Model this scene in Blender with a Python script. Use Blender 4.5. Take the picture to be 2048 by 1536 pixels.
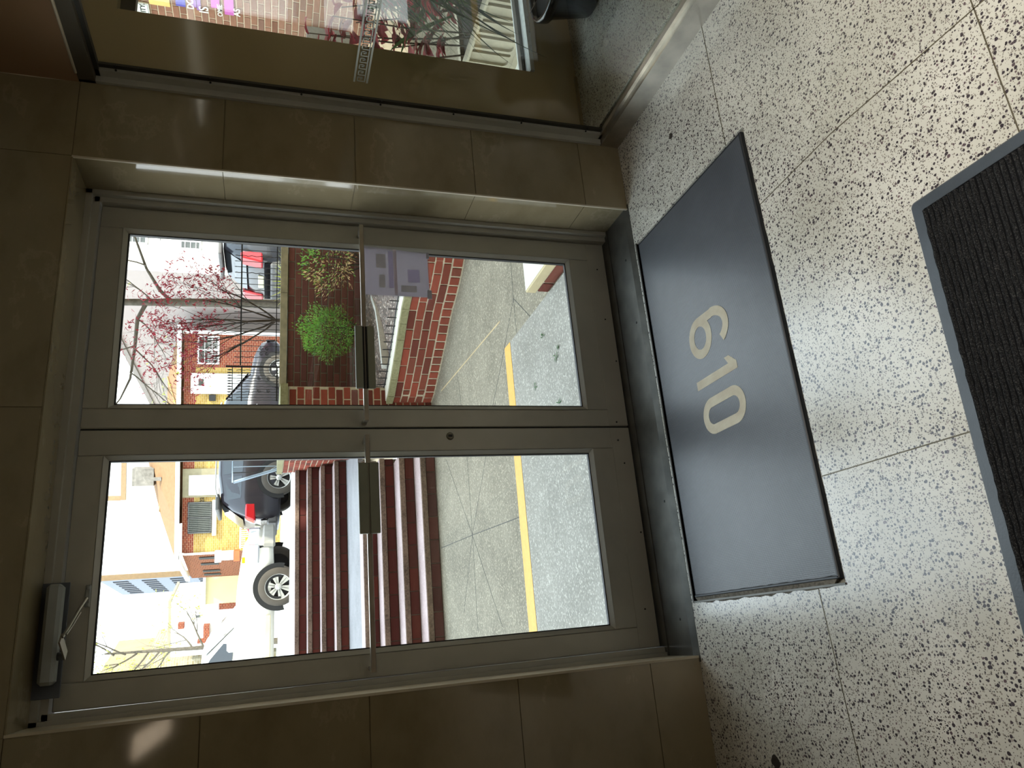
import bpy, math, random
from mathutils import Vector, Matrix
PI = math.pi
random.seed(7)
for o in list(bpy.data.objects): bpy.data.objects.remove(o)
SC = bpy.context.scene
COL = SC.collection

# ------------------------------------------------------------------ camera
YAW, PITCH, ROLL = 0.3393, -0.3141, -0.0140
CAM = Vector((-0.7851, -2.7548, 1.4732))
FW = Vector((math.sin(YAW)*math.cos(PITCH), math.cos(YAW)*math.cos(PITCH), math.sin(PITCH)))
r0 = Vector((math.cos(YAW), -math.sin(YAW), 0)); d0 = FW.cross(r0)
RT = math.cos(ROLL)*r0 + math.sin(ROLL)*d0
DN = -math.sin(ROLL)*r0 + math.cos(ROLL)*d0
cd = bpy.data.cameras.new('camera'); cam = bpy.data.objects.new('camera', cd); COL.objects.link(cam)
cd.sensor_fit = 'HORIZONTAL'; cd.sensor_width = 36.0; cd.lens = 1473.9/2048*36.0
cd.clip_start = 0.05; cd.clip_end = 500
M = Matrix((DN, RT, -FW)).transposed().to_4x4(); M.translation = CAM   # the phone was held sideways
cam.matrix_world = M
SC.camera = cam

# ------------------------------------------------------------------ sky, sun, exposure
w = bpy.data.worlds.new('sky'); SC.world = w; w.use_nodes = True
nt = w.node_tree; bg = nt.nodes['Background']
tc = nt.nodes.new('ShaderNodeTexCoord'); sep = nt.nodes.new('ShaderNodeSeparateXYZ')
cr = nt.nodes.new('ShaderNodeValToRGB')
nt.links.new(tc.outputs['Generated'], sep.inputs[0]); nt.links.new(sep.outputs['Z'], cr.inputs[0])
nt.links.new(cr.outputs[0], bg.inputs[0])
cr.color_ramp.elements[0].position = 0.0; cr.color_ramp.elements[0].color = (0.95, 0.98, 1, 1)
cr.color_ramp.elements[1].position = 0.9; cr.color_ramp.elements[1].color = (0.70, 0.85, 1, 1)
bg.inputs[1].default_value = 5.4
sl = bpy.data.lights.new('sun', 'SUN'); sun = bpy.data.objects.new('sun', sl); COL.objects.link(sun)
sl.energy = 9.0; sl.color = (1, 0.93, 0.80); sl.angle = 0.01
SUND = Vector((0.50, -0.62, 0.78)).normalized()
sun.rotation_euler = SUND.to_track_quat('Z', 'Y').to_euler(); sun.location = (0, 0, 30)
SC.view_settings.view_transform = 'Standard'; SC.view_settings.look = 'None'
SC.view_settings.gamma = 1.0; SC.view_settings.use_curve_mapping = False
SC.view_settings.exposure = 0.0
cy = SC.cycles
cy.use_denoising = True; cy.max_bounces = 8; cy.diffuse_bounces = 4; cy.glossy_bounces = 4
cy.transparent_max_bounces = 24; cy.transmission_bounces = 6; cy.sample_clamp_indirect = 6
cy.caustics_reflective = False; cy.caustics_refractive = False

# ------------------------------------------------------------------ helpers
A = 0.3393
US = Vector((math.cos(A), -math.sin(A), 0)); FS = Vector((math.sin(A), math.cos(A), 0))
G0 = Vector((CAM.x, CAM.y, 0))
def S(s, t, z=0.0):
    """street frame: s along the street, t across it, z up"""
    p = G0 + US*s + FS*t
    return Vector((p.x, p.y, z))

class MB:
    def __init__(s): s.v = []; s.f = []; s.sm = []
    def add(s, vs, fs, smooth=False):
        n = len(s.v); s.v += [tuple(v) for v in vs]
        s.f += [tuple(i+n for i in f) for f in fs]; s.sm += [smooth]*len(fs); return s
    def hexa(s, p):
        return s.add(p, [(0,3,2,1),(4,5,6,7),(0,1,5,4),(1,2,6,5),(2,3,7,6),(3,0,4,7)])
    def box(s, a, b):
        x0,y0,z0 = a; x1,y1,z1 = b
        return s.hexa([(x0,y0,z0),(x1,y0,z0),(x1,y1,z0),(x0,y1,z0),(x0,y0,z1),(x1,y0,z1),(x1,y1,z1),(x0,y1,z1)])
    def sbox(s, a, b):      # box in the street frame
        s0,t0,z0 = a; s1,t1,z1 = b
        return s.hexa([S(s0,t0,z0),S(s1,t0,z0),S(s1,t1,z0),S(s0,t1,z0),S(s0,t0,z1),S(s1,t0,z1),S(s1,t1,z1),S(s0,t1,z1)])
    def bbox(s, a, b, e=0.004):   # box with chamfered edges
        import itertools
        (x0,y0,z0),(x1,y1,z1) = a, b
        c = Vector(((x0+x1)/2,(y0+y1)/2,(z0+z1)/2)); h = Vector(((x1-x0)/2,(y1-y0)/2,(z1-z0)/2))
        e = min(e, h.x*.6, h.y*.6, h.z*.6)
        vs = []; idx = {}
        for sx,sy,sz in itertools.product((-1,1),repeat=3):
            for ax in range(3):
                k = [h.x-e,h.y-e,h.z-e]; k[ax] = h[ax]
                idx[(sx,sy,sz,ax)] = len(vs); vs.append((c.x+sx*k[0], c.y+sy*k[1], c.z+sz*k[2]))
        fs = []
        g = lambda a,b,c_,ax: idx[(a,b,c_,ax)]
        for q in (-1,1):
            fs.append((g(q,-1,-1,0),g(q,1,-1,0),g(q,1,1,0),g(q,-1,1,0)))
            fs.append((g(-1,q,-1,1),g(1,q,-1,1),g(1,q,1,1),g(-1,q,1,1)))
            fs.append((g(-1,-1,q,2),g(1,-1,q,2),g(1,1,q,2),g(-1,1,q,2)))
        for p,q in itertools.product((-1,1),repeat=2):
            fs.append((g(-1,p,q,1),g(1,p,q,1),g(1,p,q,2),g(-1,p,q,2)))
            fs.append((g(p,-1,q,0),g(p,1,q,0),g(p,1,q,2),g(p,-1,q,2)))
            fs.append((g(p,q,-1,0),g(p,q,1,0),g(p,q,1,1),g(p,q,-1,1)))
        for t3 in itertools.product((-1,1),repeat=3): fs.append(tuple(idx[t3+(ax,)] for ax in range(3)))
        return s.add(vs, fs)
    def prism(s, poly, z0, z1, fn=None):    # poly: list of (x,y); extruded z0..z1
        fn = fn or (lambda x,y,z: (x,y,z)); n = len(poly)
        vs = [fn(x,y,z0) for x,y in poly]+[fn(x,y,z1) for x,y in poly]
        return s.add(vs, [tuple(range(n-1,-1,-1)), tuple(range(n,2*n))]+[(i,(i+1)%n,(i+1)%n+n,i+n) for i in range(n)])
    def loft(s, rings, smooth=True, caps=True):
        n = len(rings[0]); vs = [p for r in rings for p in r]; fs = []
        for k in range(len(rings)-1):
            for i in range(n):
                j = (i+1) % n; fs.append((k*n+i,k*n+j,(k+1)*n+j,(k+1)*n+i))
        s.add(vs, fs, smooth)
        if caps:
            s.add(rings[0], [tuple(range(n-1,-1,-1))]); s.add(rings[-1], [tuple(range(n))])
        return s
    def tube(s, pts, r, n=6, caps=True):
        pts = [Vector(p) for p in pts]; rs = r if isinstance(r,(list,tuple)) else [r]*len(pts)
        rings = []; up = Vector((0,0,1)); prev = None
        for i,p in enumerate(pts):
            d = (pts[min(i+1,len(pts)-1)]-pts[max(i-1,0)])
            d = d.normalized() if d.length > 1e-9 else Vector((0,0,1))
            a = prev if prev is not None else (Vector((1,0,0)) if abs(d.x) < .8 else Vector((0,1,0)))
            a = (a-d*a.dot(d)); a = a.normalized() if a.length > 1e-6 else d.orthogonal().normalized()
            prev = a; b = d.cross(a)
            rings.append([p+(a*math.cos(2*PI*k/n)+b*math.sin(2*PI*k/n))*rs[i] for k in range(n)])
        return s.loft(rings, True, caps)
    def lathe(s, prof, c, n=24, ax='z', caps=False):
        c = Vector(c); rings = []
        for r,h in prof:
            ring = []
            for k in range(n):
                a = 2*PI*k/n; x,y = r*math.cos(a), r*math.sin(a)
                ring.append(c+(Vector((x,y,h)) if ax=='z' else Vector((x,h,y)) if ax=='y' else Vector((h,x,y))))
            rings.append(ring)
        return s.loft(rings, True, caps)
    def build(s, name, mat, parent=None, loc=None, sharp=None):
        me = bpy.data.meshes.new(name)
        vs = s.v
        if parent is not None and loc is None:
            off = parent_off(parent); vs = [(v[0]-off[0],v[1]-off[1],v[2]-off[2]) for v in vs]
        me.from_pydata(vs, [], s.f); me.update()
        me.polygons.foreach_set('use_smooth', s.sm)
        if mat: me.materials.append(mat)
        o = bpy.data.objects.new(name, me); COL.objects.link(o)
        if parent is not None: o.parent = parent
        if loc is not None: o.location = loc
        return o
def parent_off(p):
    v = Vector((0,0,0))
    while p is not None: v = v + p.location; p = p.parent
    return v
def root(name, loc, label, cat, group=None, rz=0):
    o = bpy.data.objects.new(name, None); COL.objects.link(o); o.location = loc; o.rotation_euler = (0,0,rz)
    o.empty_display_size = .1
    tag(o, label, cat, group); return o
def tag(o, label, cat, group=None, kind=None):
    if label: o['label'] = label
    if cat: o['category'] = cat
    if group: o['group'] = group
    if kind: o['kind'] = kind
    return o
def struct(o, label=None): o['kind'] = 'structure'; return tag(o, label, None)
def copy_to(src, parent, loc, rot=(0,0,0), scale=(1,1,1)):
    c = src.copy(); COL.objects.link(c); c.parent = parent; c.location = Vector(loc)-parent_off(parent)
    c.rotation_euler = rot; c.scale = scale; return c

# ------------------------------------------------------------------ materials
def lin(c):
    return tuple(((x/255)/12.92 if x/255 <= .04045 else ((x/255+.055)/1.055)**2.4) for x in c)+(1,)
MATS = {}
class N:
    def __init__(s, name, rough=.6, metal=0.0, spec=.5, color=(.5,.5,.5,1)):
        s.m = bpy.data.materials.new(name); s.m.use_nodes = True; s.t = s.m.node_tree
        s.p = s.t.nodes['Principled BSDF']; s.p.inputs['Roughness'].default_value = rough
        s.p.inputs['Metallic'].default_value = metal; s.p.inputs['Specular IOR Level'].default_value = spec
        s.p.inputs['Base Color'].default_value = color
    def n(s, t, **k):
        x = s.t.nodes.new('ShaderNode'+t)
        for a,b in k.items(): setattr(x, a, b)
        return x
    def l(s, a, b): s.t.links.new(a, b)
    def coord(s, kind='Object', scale=(1,1,1)):
        c = s.n('TexCoord'); m = s.n('Mapping'); m.inputs['Scale'].default_value = scale
        s.l(c.outputs[kind], m.inputs[0]); return m.outputs[0]
    def noise(s, sc, det=3, v=None, rough=.5):
        x = s.n('TexNoise'); x.inputs['Scale'].default_value = sc; x.inputs['Detail'].default_value = det
        x.inputs['Roughness'].default_value = rough
        s.l(v if v is not None else s.coord(), x.inputs['Vector']); return x.outputs['Fac']
    def ramp(s, f, stops):
        x = s.n('ValToRGB'); e = x.color_ramp.elements
        while len(e) < len(stops): e.new(.5)
        for q,(p,c) in zip(e, stops): q.position = p; q.color = c if len(c)==4 else tuple(c)+(1,)
        s.l(f, x.inputs[0]); return x.outputs[0]
    def mix(s, f, a, b, mode='MIX'):
        x = s.n('MixRGB', blend_type=mode)
        for i,v in ((0,f),(1,a),(2,b)):
            if isinstance(v,(int,float)): x.inputs[i].default_value = v
            elif isinstance(v,tuple): x.inputs[i].default_value = v
            else: s.l(v, x.inputs[i])
        return x.outputs[0]
    def math(s, op, a, b=0.0):
        x = s.n('Math', operation=op)
        for i,v in ((0,a),(1,b)):
            if isinstance(v,(int,float)): x.inputs[i].default_value = v
            else: s.l(v, x.inputs[i])
        return x.outputs[0]
    def bump(s, h, st=.3, d=.002):
        x = s.n('Bump'); x.inputs['Strength'].default_value = st; x.inputs['Distance'].default_value = d
        s.l(h, x.inputs['Height']); s.l(x.outputs[0], s.p.inputs['Normal']); return s
    def col(s, c): s.l(c, s.p.inputs['Base Color']); return s
def plain(name, rgb, rough=.6, metal=0, spec=.5, var=.12, sc=6, bump=0):
    if name in MATS: return MATS[name]
    c = lin(rgb); x = N(name, rough, metal, spec, c)
    if var:
        f = x.noise(sc, 4)
        x.col(x.ramp(f, [(.3, tuple(v*(1-var) for v in c[:3])), (.7, tuple(min(1,v*(1+var)) for v in c[:3]))]))
        if bump: x.bump(x.noise(sc*12, 3), bump, .002)
    MATS[name] = x.m; return x.m
def m_terrazzo():
    x = N('terrazzo', .30, 0, .5); x.p.inputs['Coat Weight'].default_value = .6; x.p.inputs['Coat Roughness'].default_value = .28; v = x.coord('Object')
    d = x.n('TexNoise'); d.inputs['Scale'].default_value = 60; x.l(v, d.inputs['Vector'])
    va = x.n('VectorMath', operation='MULTIPLY_ADD'); x.l(d.outputs['Color'], va.inputs[0]); va.inputs[1].default_value = (.006,)*3; x.l(v, va.inputs[2])
    def chips(sc, lo, thr):
        vo = x.n('TexVoronoi'); vo.inputs['Scale'].default_value = sc; x.l(va.outputs[0], vo.inputs['Vector'])
        se = x.n('SeparateColor'); x.l(vo.outputs['Color'], se.inputs[0])
        size = x.math('MULTIPLY', se.outputs[0], thr)
        inside = x.math('LESS_THAN', vo.outputs['Distance'], size)
        pick = x.math('GREATER_THAN', se.outputs[1], lo)
        return x.math('MULTIPLY', inside, pick), se.outputs[2]
    m1, r1 = chips(112, .24, .53); m2, r2 = chips(230, .22, .60)
    big = x.noise(2.5, 3)
    base = x.ramp(big, [(.3, lin((176,172,158))), (.7, lin((204,200,188)))])
    c1 = x.ramp(r1, [(0, lin((38,32,36))), (.5, lin((66,58,62))), (.8, lin((112,90,92))), (1, lin((150,140,132)))])
    c2 = x.ramp(r2, [(0, lin((60,54,54))), (1, lin((140,132,120)))])
    c = x.mix(m2, base, c2); c = x.mix(m1, c, c1)
    x.col(c)
    rr = x.n('MapRange'); x.l(x.noise(5, 4), rr.inputs[0]); rr.inputs[3].default_value = .16; rr.inputs[4].default_value = .34
    x.l(rr.outputs[0], x.p.inputs['Roughness'])
    return x.m
def m_speckle(name, a, b, rough=.8, sc=90, c=None):
    x = N(name, rough, 0, .3); vo = x.n('TexVoronoi'); vo.inputs['Scale'].default_value = sc
    x.l(x.coord(), vo.inputs['Vector']); se = x.n('SeparateColor'); x.l(vo.outputs['Color'], se.inputs[0])
    s = x.ramp(se.outputs[0], [(0, lin(a)), (.8, lin(b)), (1, lin(c or b))])
    s2 = x.mix(.50, s, x.ramp(x.noise(3, 4), [(.3, lin(a)), (.7, lin(b))]))
    x.col(s2); x.bump(x.noise(sc*2, 2), .25, .002); return x.m
def m_tile():
    x = N('polished_wall_tile', .07, 0, .5); v = x.coord('Object', (1,1,1.6))
    f = x.noise(3.2, 6, v, .62)
    c = x.ramp(f, [(.25, lin((120,108,82))), (.5, lin((134,122,96))), (.585, lin((136,124,98))), (.61, lin((145,133,108))), (.65, lin((134,122,96)))])
    x.col(c); x.p.inputs['Coat Weight'].default_value = .3; x.p.inputs['Coat Roughness'].default_value = .05
    return x.m
def m_brick(name='brick', cols=((96,44,34),(128,58,42),(150,70,52),(112,60,46)), rough=.85):
    x = N(name, rough, 0, .2); oi = x.n('ObjectInfo')
    n_ = len(cols)
    c = x.ramp(oi.outputs['Random'], [(i/(n_-1), lin(k)) for i,k in enumerate(cols)])
    c = x.mix(x.math('MULTIPLY', x.noise(25, 5), .5), c, lin((70,40,32)))
    x.col(c); x.bump(x.noise(90, 4), .5, .003); return x.m
def m_brickwall(name, ca, cb, cm, scale=1.0, bw=.22, bh=.078, mortar=.012):
    x = N(name, .85, 0, .2)
    c = x.n('TexCoord')
    vr = x.n('VectorRotate', rotation_type='Z_AXIS'); vr.inputs['Angle'].default_value = A
    x.l(c.outputs['Object'], vr.inputs['Vector'])
    se = x.n('SeparateXYZ'); x.l(vr.outputs[0], se.inputs[0]); co = x.n('CombineXYZ')
    x.l(x.math('ADD', se.outputs[0], se.outputs[1]), co.inputs[0]); x.l(se.outputs[2], co.inputs[1])
    b = x.n('TexBrick'); b.inputs['Scale'].default_value = scale; b.inputs['Mortar Size'].default_value = mortar
    b.inputs['Brick Width'].default_value = bw; b.inputs['Row Height'].default_value = bh
    b.inputs['Color1'].default_value = lin(ca); b.inputs['Color2'].default_value = lin(cb); b.inputs['Mortar'].default_value = lin(cm)
    x.l(co.outputs[0], b.inputs['Vector']); x.col(b.outputs['Color']); return x.m
def m_glass(name, tint=(.96,.98,.97,1), fres=1.0, rough=0.0):
    x = N(name); t = x.t; t.nodes.remove(x.p)
    tr = x.n('BsdfTransparent'); tr.inputs[0].default_value = tint
    gl = x.n('BsdfGlossy'); gl.inputs['Roughness'].default_value = rough
    lw = x.n('LayerWeight'); lw.inputs['Blend'].default_value = .5      # facing: same for both faces of the pane
    fr = x.math('MULTIPLY_ADD', x.math('POWER', lw.outputs['Facing'], 5.0), .96*fres)
    fr.node.inputs[2].default_value = .04*fres
    mx = x.n('MixShader'); x.l(fr, mx.inputs[0]); x.l(tr.outputs[0], mx.inputs[1]); x.l(gl.outputs[0], mx.inputs[2])
    x.l(mx.outputs[0], t.nodes['Material Output'].inputs[0]); return x.m
def m_emit(name, rgb, st):
    x = N(name); x.p.inputs['Base Color'].default_value = rgb+(1,)
    x.p.inputs['Emission Color'].default_value = rgb+(1,); x.p.inputs['Emission Strength'].default_value = st; return x.m
def m_leaf(name, a, b, trans=.35, rough=.5):
    x = N(name, rough, 0, .4)
    c = x.ramp(x.noise(9, 3), [(.3, lin(a)), (.7, lin(b))]); x.col(c)
    tl = x.n('BsdfTranslucent'); x.l(c, tl.inputs[0]); mx = x.n('MixShader'); mx.inputs[0].default_value = trans
    x.l(x.p.outputs[0], mx.inputs[1]); x.l(tl.outputs[0], mx.inputs[2]); x.l(mx.outputs[0], x.t.nodes['Material Output'].inputs[0])
    return x.m
def m_mat():
    x = N('rubber_backed_mat', .42, 0, .6); x.p.inputs['Coat Weight'].default_value = .8; x.p.inputs['Coat Roughness'].default_value = .36; v = x.coord('Object')
    vo = x.n('TexVoronoi'); vo.inputs['Scale'].default_value = 190; vo.inputs['Randomness'].default_value = 0
    x.l(v, vo.inputs['Vector'])
    dirt = x.noise(5, 8, v, .72)
    c = x.ramp(dirt, [(.25, lin((30,34,42))), (.45, lin((52,57,66))), (.7, lin((84,88,96)))])
    x.col(x.mix(x.math('MULTIPLY', vo.outputs['Distance'], 1.6), c, lin((16,18,22))))
    x.bump(x.math('SUBTRACT', 1.0, vo.outputs['Distance']), 1.0, .004); return x.m
def m_carpet():
    x = N('black_ribbed_carpet', .95, 0, .15); v = x.coord('Object')
    c = x.ramp(x.noise(330, 4, v, .8), [(.38, lin((8,8,9))), (.55, lin((36,36,36))), (.72, lin((92,90,86)))]); x.col(c)
    x.bump(x.noise(500, 3, v), .9, .004); return x.m
def m_roof(name, a, b):
    x = N(name, .9, 0, .2)
    x.col(x.ramp(x.noise(7, 6, None, .7), [(.3, lin(a)), (.7, lin(b))])); return x.m

TERR = m_terrazzo(); TILE = m_tile(); GROUT = plain('tile_grout', (112,100,76), .8)
ALU = plain('anodised_frame', (178,176,166), .38, .25, .5, .05, 9)
ALUD = plain('worn_sill_metal', (84,82,76), .42, .6, .5, .25, 14)
STEEL = plain('brushed_steel', (176,170,158), .28, .9, .5, .2, 12)
CHROME = plain('chrome', (210,212,215), .12, 1, .5, 0)
GASK = plain('black_gasket', (12,12,12), .6)
RUBBER = plain('black_rubber', (26,28,31), .5, 0, .5, .15, 20)
GLASS = m_glass('door_glass'); GLASS2 = m_glass('partition_glass', (.93,.95,.93,1), 1.0)
PLAST = plain('painted_plaster', (150,120,92), .75, 0, .3, .06, 3)
CEIL = plain('ceiling_paint', (190,184,172), .85)
BRK = m_brick(); MORT = plain('grey_mortar', (178,168,146), .95, 0, .1, .15, 30, .4)
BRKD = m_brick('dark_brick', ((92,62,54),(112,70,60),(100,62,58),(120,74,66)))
MORTD = plain('dark_mortar', (112,106,94), .95, 0, .1, .2, 30, .4)
BRKR = m_brick('riser_brick', ((72,34,34),(88,40,38),(80,44,40),(100,46,38)))
MOSS = m_speckle('mossy_coping', (110,108,76), (142,138,104), .9, 60)
PALE = m_speckle('pale_concrete', (176,176,170), (206,206,198), .85, 60)
PAV = m_speckle('slab_concrete', (112,109,100), (146,143,134), .75, 120, (204,200,188))
PAV2 = m_speckle('exposed_aggregate', (98,92,78), (136,129,112), .8, 105, (196,187,162))
PINK = m_speckle('pink_granite', (150,130,128), (190,170,168), .7, 120, (206,192,190))
YEL = plain('yellow_paint', (205,156,66), .6, 0, .4, .08, 30)
ROADM = m_speckle('pale_asphalt', (130,130,132), (160,160,160), .9, 40)
SOIL = m_speckle('gravel_soil', (70,62,58), (128,116,108), .95, 45, (196,186,178))
IRON = plain('black_iron', (18,19,22), .45, .3)
BARK = plain('grey_bark', (92,86,76), .9, 0, .2, .3, 14, .5)
TWIG = plain('dark_twig', (66,58,50), .9, 0, .2, .2, 20)
MAPLE = m_leaf('red_maple_leaf', (128,26,44), (168,48,62), .4)
GREEN = m_leaf('fresh_green_leaf', (84,140,44), (160,204,96), .4)
GREEN2 = m_leaf('dark_green_leaf', (26,64,24), (60,104,40), .3)
YELG = m_leaf('yellow_green_leaf', (170,184,60), (220,222,120), .5)
TAN = m_leaf('dry_tan_leaf', (190,156,104), (226,200,150), .4)
COLE = m_leaf('wine_red_leaf', (92,18,34), (150,40,52), .4)
WHITE = plain('white_paint', (236,236,232), .5, 0, .5, .03)
OFFW = plain('off_white_siding', (226,222,212), .6)

# ================================================================== STRUCTURE
# ---- main wall with the door opening (front plane y=-.25)
OX0, OX1, OT, YF = -.936, .9265, 2.15, -.251
g = MB()
g.box((-2.6, YF, -.3), (OX0, .05, 14)); g.box((OX1, YF, -.3), (1.30, .05, 14)); g.box((OX0, YF, OT), (OX1, .05, 14))
wall_front = struct(g.build('wall_front', GROUT))
JZ = [0, .200, .690, 1.175, 1.66, 2.15, 2.42]
def tiles(parent, fn, u0, u1, zs, gap=.0012, th=.004, splits=()):
    for i in range(len(zs)-1):
        us = [u0]+[s_ for s_ in splits]+[u1]
        for a_, b_ in zip(us[:-1], us[1:]):
            m = MB(); z0, z1 = zs[i]+gap, zs[i+1]-gap
            q = [fn(a_+gap, 0, z0), fn(b_-gap, 0, z0), fn(b_-gap, th, z0), fn(a_+gap, th, z0),
                 fn(a_+gap, 0, z1), fn(b_-gap, 0, z1), fn(b_-gap, th, z1), fn(a_+gap, th, z1)]
            m.hexa(q).build('tile', TILE, parent)
tiles(wall_front, lambda u,d,z: (u, YF-d, z), OX1-.006, 1.262, JZ[:6])
tiles(wall_front, lambda u,d,z: (u, YF-d, z), OX1-.006, 1.262, [2.15, 2.42])
tiles(wall_front, lambda u,d,z: (u, YF-d, z), -1.85, OX0+.001, JZ[:6])
tiles(wall_front, lambda u,d,z: (u, YF-d, z), -2.6, -1.85, JZ[:6])
tiles(wall_front, lambda u,d,z: (u, YF-d, z), -2.6, OX1-.006, [2.15, 2.42], splits=(-1.85, -.936, 0.0))
tiles(wall_front, lambda u,d,z: (OX1-d, u, z), YF-.004, -.045, JZ[:6])
tiles(wall_front, lambda u,d,z: (u, -.045-(YF-.004-(-.045))*0-.0, z), 0, .001, [0, .001])
m = MB(); m.box((OX0, YF-.005, OT-.004), (OX1, -.045, OT)); m.build('soffit_tile', TILE, wall_front)
m = MB(); m.box((OX0, YF-.006, 0), (OX0+.008, -.02, OT)); m.build('edge_trim', plain('pale_edge_trim', (186,176,154), .4), wall_front)
m = MB(); m.box((OX1-.012, YF-.006, 0), (OX1-.006, YF+.002, OT)); m.build('edge_trim', MATS['pale_edge_trim'], wall_front)
# building above / beside, seen by the light only
g = MB(); g.box((-16, -.25, -.3), (-2.6, .05, 14)); g.box((1.65+2.0, -.14, -.3), (7.2, .0, 14)); g.box((7.2, -8, -.3), (7.4, 0, 14))
g.box((1.30, -.251, 2.34), (3.65, .02, 14)); g.box((-16, -9, 2.62), (7.4, -.25, 2.75)); g.box((-16, -9, 13.8), (7.4, .05, 14))
g.build('wall_exterior', plain('facade_plaster', (150,140,124), .85)); struct(bpy.data.objects['wall_exterior'])
# ---- alcove wall with the side window (plane y=-.14)
g = MB(); AY = -.14
g.box((1.30, AY, -.3), (1.706, -.02, 2.35)); g.box((1.706, AY, -.3), (3.65, -.02, .315)); g.box((1.706, AY, 2.085), (3.65, -.02, 2.35)); 
wall_alcove = struct(g.build('wall_alcove', plain('beige_wall', (178,158,120), .10, 0, .5, .04, 2)))
g = MB(); g.box((1.706, AY-.012, .315), (3.65, .0, .335)); g.build('window_sill', PALE, wall_alcove)
win3 = MB()
win3.box((1.706,-.09,2.03),(3.65,-.05,2.085)); win3.box((1.706,-.09,.335),(3.65,-.05,.352)); win3.box((1.706,-.09,.34),(1.722,-.05,2.05)); win3.box((3.60,-.09,.34),(3.65,-.05,2.05))
window_2 = struct(win3.build('window_2', plain('window_frame_paint', (70,66,58), .5)))
MB().box((1.72,-.072,.35),(3.60,-.068,2.03)).build('window_pane', GLASS, window_2)
# alcove floor (raised)
g = MB(); g.box((1.31,-1.6,.0),(3.65,AY,.10)); struct(g.build('floor_alcove', TERR))
g = MB(); g.box((1.35,AY-.012,.10),(1.706,AY,.112)); g.build('baseboard', plain('pale_edge_trim2',(150,132,96),.5), wall_alcove)
# ---- rooms' other walls, ceiling
struct(MB().box((-2.75,-8,-.3),(-2.6,YF,2.45)).build('wall_left', TILE))
struct(MB().box((-2.75,-8.15,-.3),(7.2,-8,2.45)).build('wall_back', PLAST))
struct(MB().box((-2.6,-8,2.42),(1.235,YF,2.5)).build('ceiling', CEIL))
struct(MB().box((1.235,-8,2.42),(7.2,AY,2.5)).build('ceiling_lobby', CEIL))
# header above the glass partition
struct(MB().box((1.235,-7.9,2.155),(1.33,YF,2.42)).build('wall_header', PLAST))
m = MB(); m.tube([(1.238,-.3,2.157),(1.234,-.9,2.153),(1.236,-1.5,2.158)], .006, 5); m.tube([(1.24,-.252,2.16),(1.236,-.253,2.3),(1.238,-.253,2.4)], .005, 5)
m.build('caulk_bead', plain('pale_edge_trim',(186,176,154)), bpy.data.objects['wall_header'])
# ---- floor with the mat recess
MX0, MX1, MY0, MY1 = -.742, .729, -1.068, -.283
g = MB()
g.box((-2.6,-8,-.06),(MX0,YF,0)); g.box((MX1,-8,-.06),(7.2,YF,0)); g.box((MX0,-8,-.06),(MX1,MY0,0)); g.box((MX0,MY1,-.06),(MX1,YF,0))
g.box((MX0,MY0,-.06),(MX1,MY1,-.018))
floor = struct(g.build('floor', TERR))
STRIP = plain('divider_strip_metal', (92,84,66), .5, .4)
def strip(x0,y0,x1,y1,w_=.0016):
    m = MB(); 
    if abs(x1-x0) > abs(y1-y0): m.hexa([(x0,y0-w_,-.002),(x1,y1-w_,-.002),(x1,y1+w_,-.002),(x0,y0+w_,-.002),(x0,y0-w_,.0006),(x1,y1-w_,.0006),(x1,y1+w_,.0006),(x0,y0+w_,.0006)])
    else: m.hexa([(x0-w_,y0,-.002),(x0+w_,y0,-.002),(x1+w_,y1,-.002),(x1-w_,y1,-.002),(x0-w_,y0,.0006),(x0+w_,y0,.0006),(x1+w_,y1,.0006),(x1-w_,y1,.0006)])
    m.build('divider_strip', STRIP, floor)
strip(MX1,-.966,1.237,-.975); strip(.43,MY0,.447,-1.40); strip(.447,-1.40,.412,-2.4); strip(-2.6,-1.865,1.237,-1.862)
strip(-.452,MY0,-.47,-2.4); strip(-2.6,-1.02,MX0,-.955); strip(-1.36,YF,-1.37,-2.4); strip(-2.6,-2.76,1.2,-2.76)
CHIPM = plain('floor_gouge', (52,46,40), .9, 0, .2, .3, 60)
def gouge(x, y, r):
    rng = random.Random(int(x*1000)); m = MB()
    ring = [(x+r*(.6+.6*rng.random())*math.cos(a), y+r*(.6+.6*rng.random())*math.sin(a)) for a in [k*PI/5 for k in range(10)]]
    m.prism(ring, -.001, .0012); m.build('patched_gouge', CHIPM, floor)
gouge(.995,-.665,.014); gouge(-1.235,-.60,.02); gouge(-1.26,-.585,.012)
# mat recess edging, saddle
g = MB(); g.box((MX0-.006,MY1,-.015),(MX1+.004,MY1+.008,.004)); g.box((MX0-.006,MY0,-.015),(MX0,MY1,.003))
g.build('recess_edging', ALUD, floor)
m = MB(); rng = random.Random(3)
pts = []
for k in range(26):
    y = MY0+.05 + k*(MY1-MY0-.08)/25; pts.append((MX0-.004-.010*rng.random(), y))
m.prism([(MX0+.012,MY0+.03)]+[(MX0+.012,MY1-.01)]+pts[::-1], -.004, .0012); m.build('crumbled_edge', m_speckle('crumbled_concrete',(60,56,50),(120,114,102),.95,120), floor)
g = MB(); g.hexa([(-.95,-.262,0),(.94,-.262,0),(.94,-.235,.010),(-.95,-.235,.010),(-.95,-.262,.001),(.94,-.262,.001),(.94,-.235,.013),(-.95,-.235,.013)])
g.box((-.95,-.235,0),(.94,.075,.012)); g.box((-.95,-.06,.012),(.94,-.045,.016))
threshold = struct(g.build('trim_1', ALUD), None)
for x_,y_ in ((.4,-.2),(-.36,-.2),(-.8,-.18),(.7,-.19)): MB().lathe([(.0,.0135),(.005,.0135),(.005,.012)],(x_,y_,0),8).build('screw', GASK, threshold)

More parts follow.
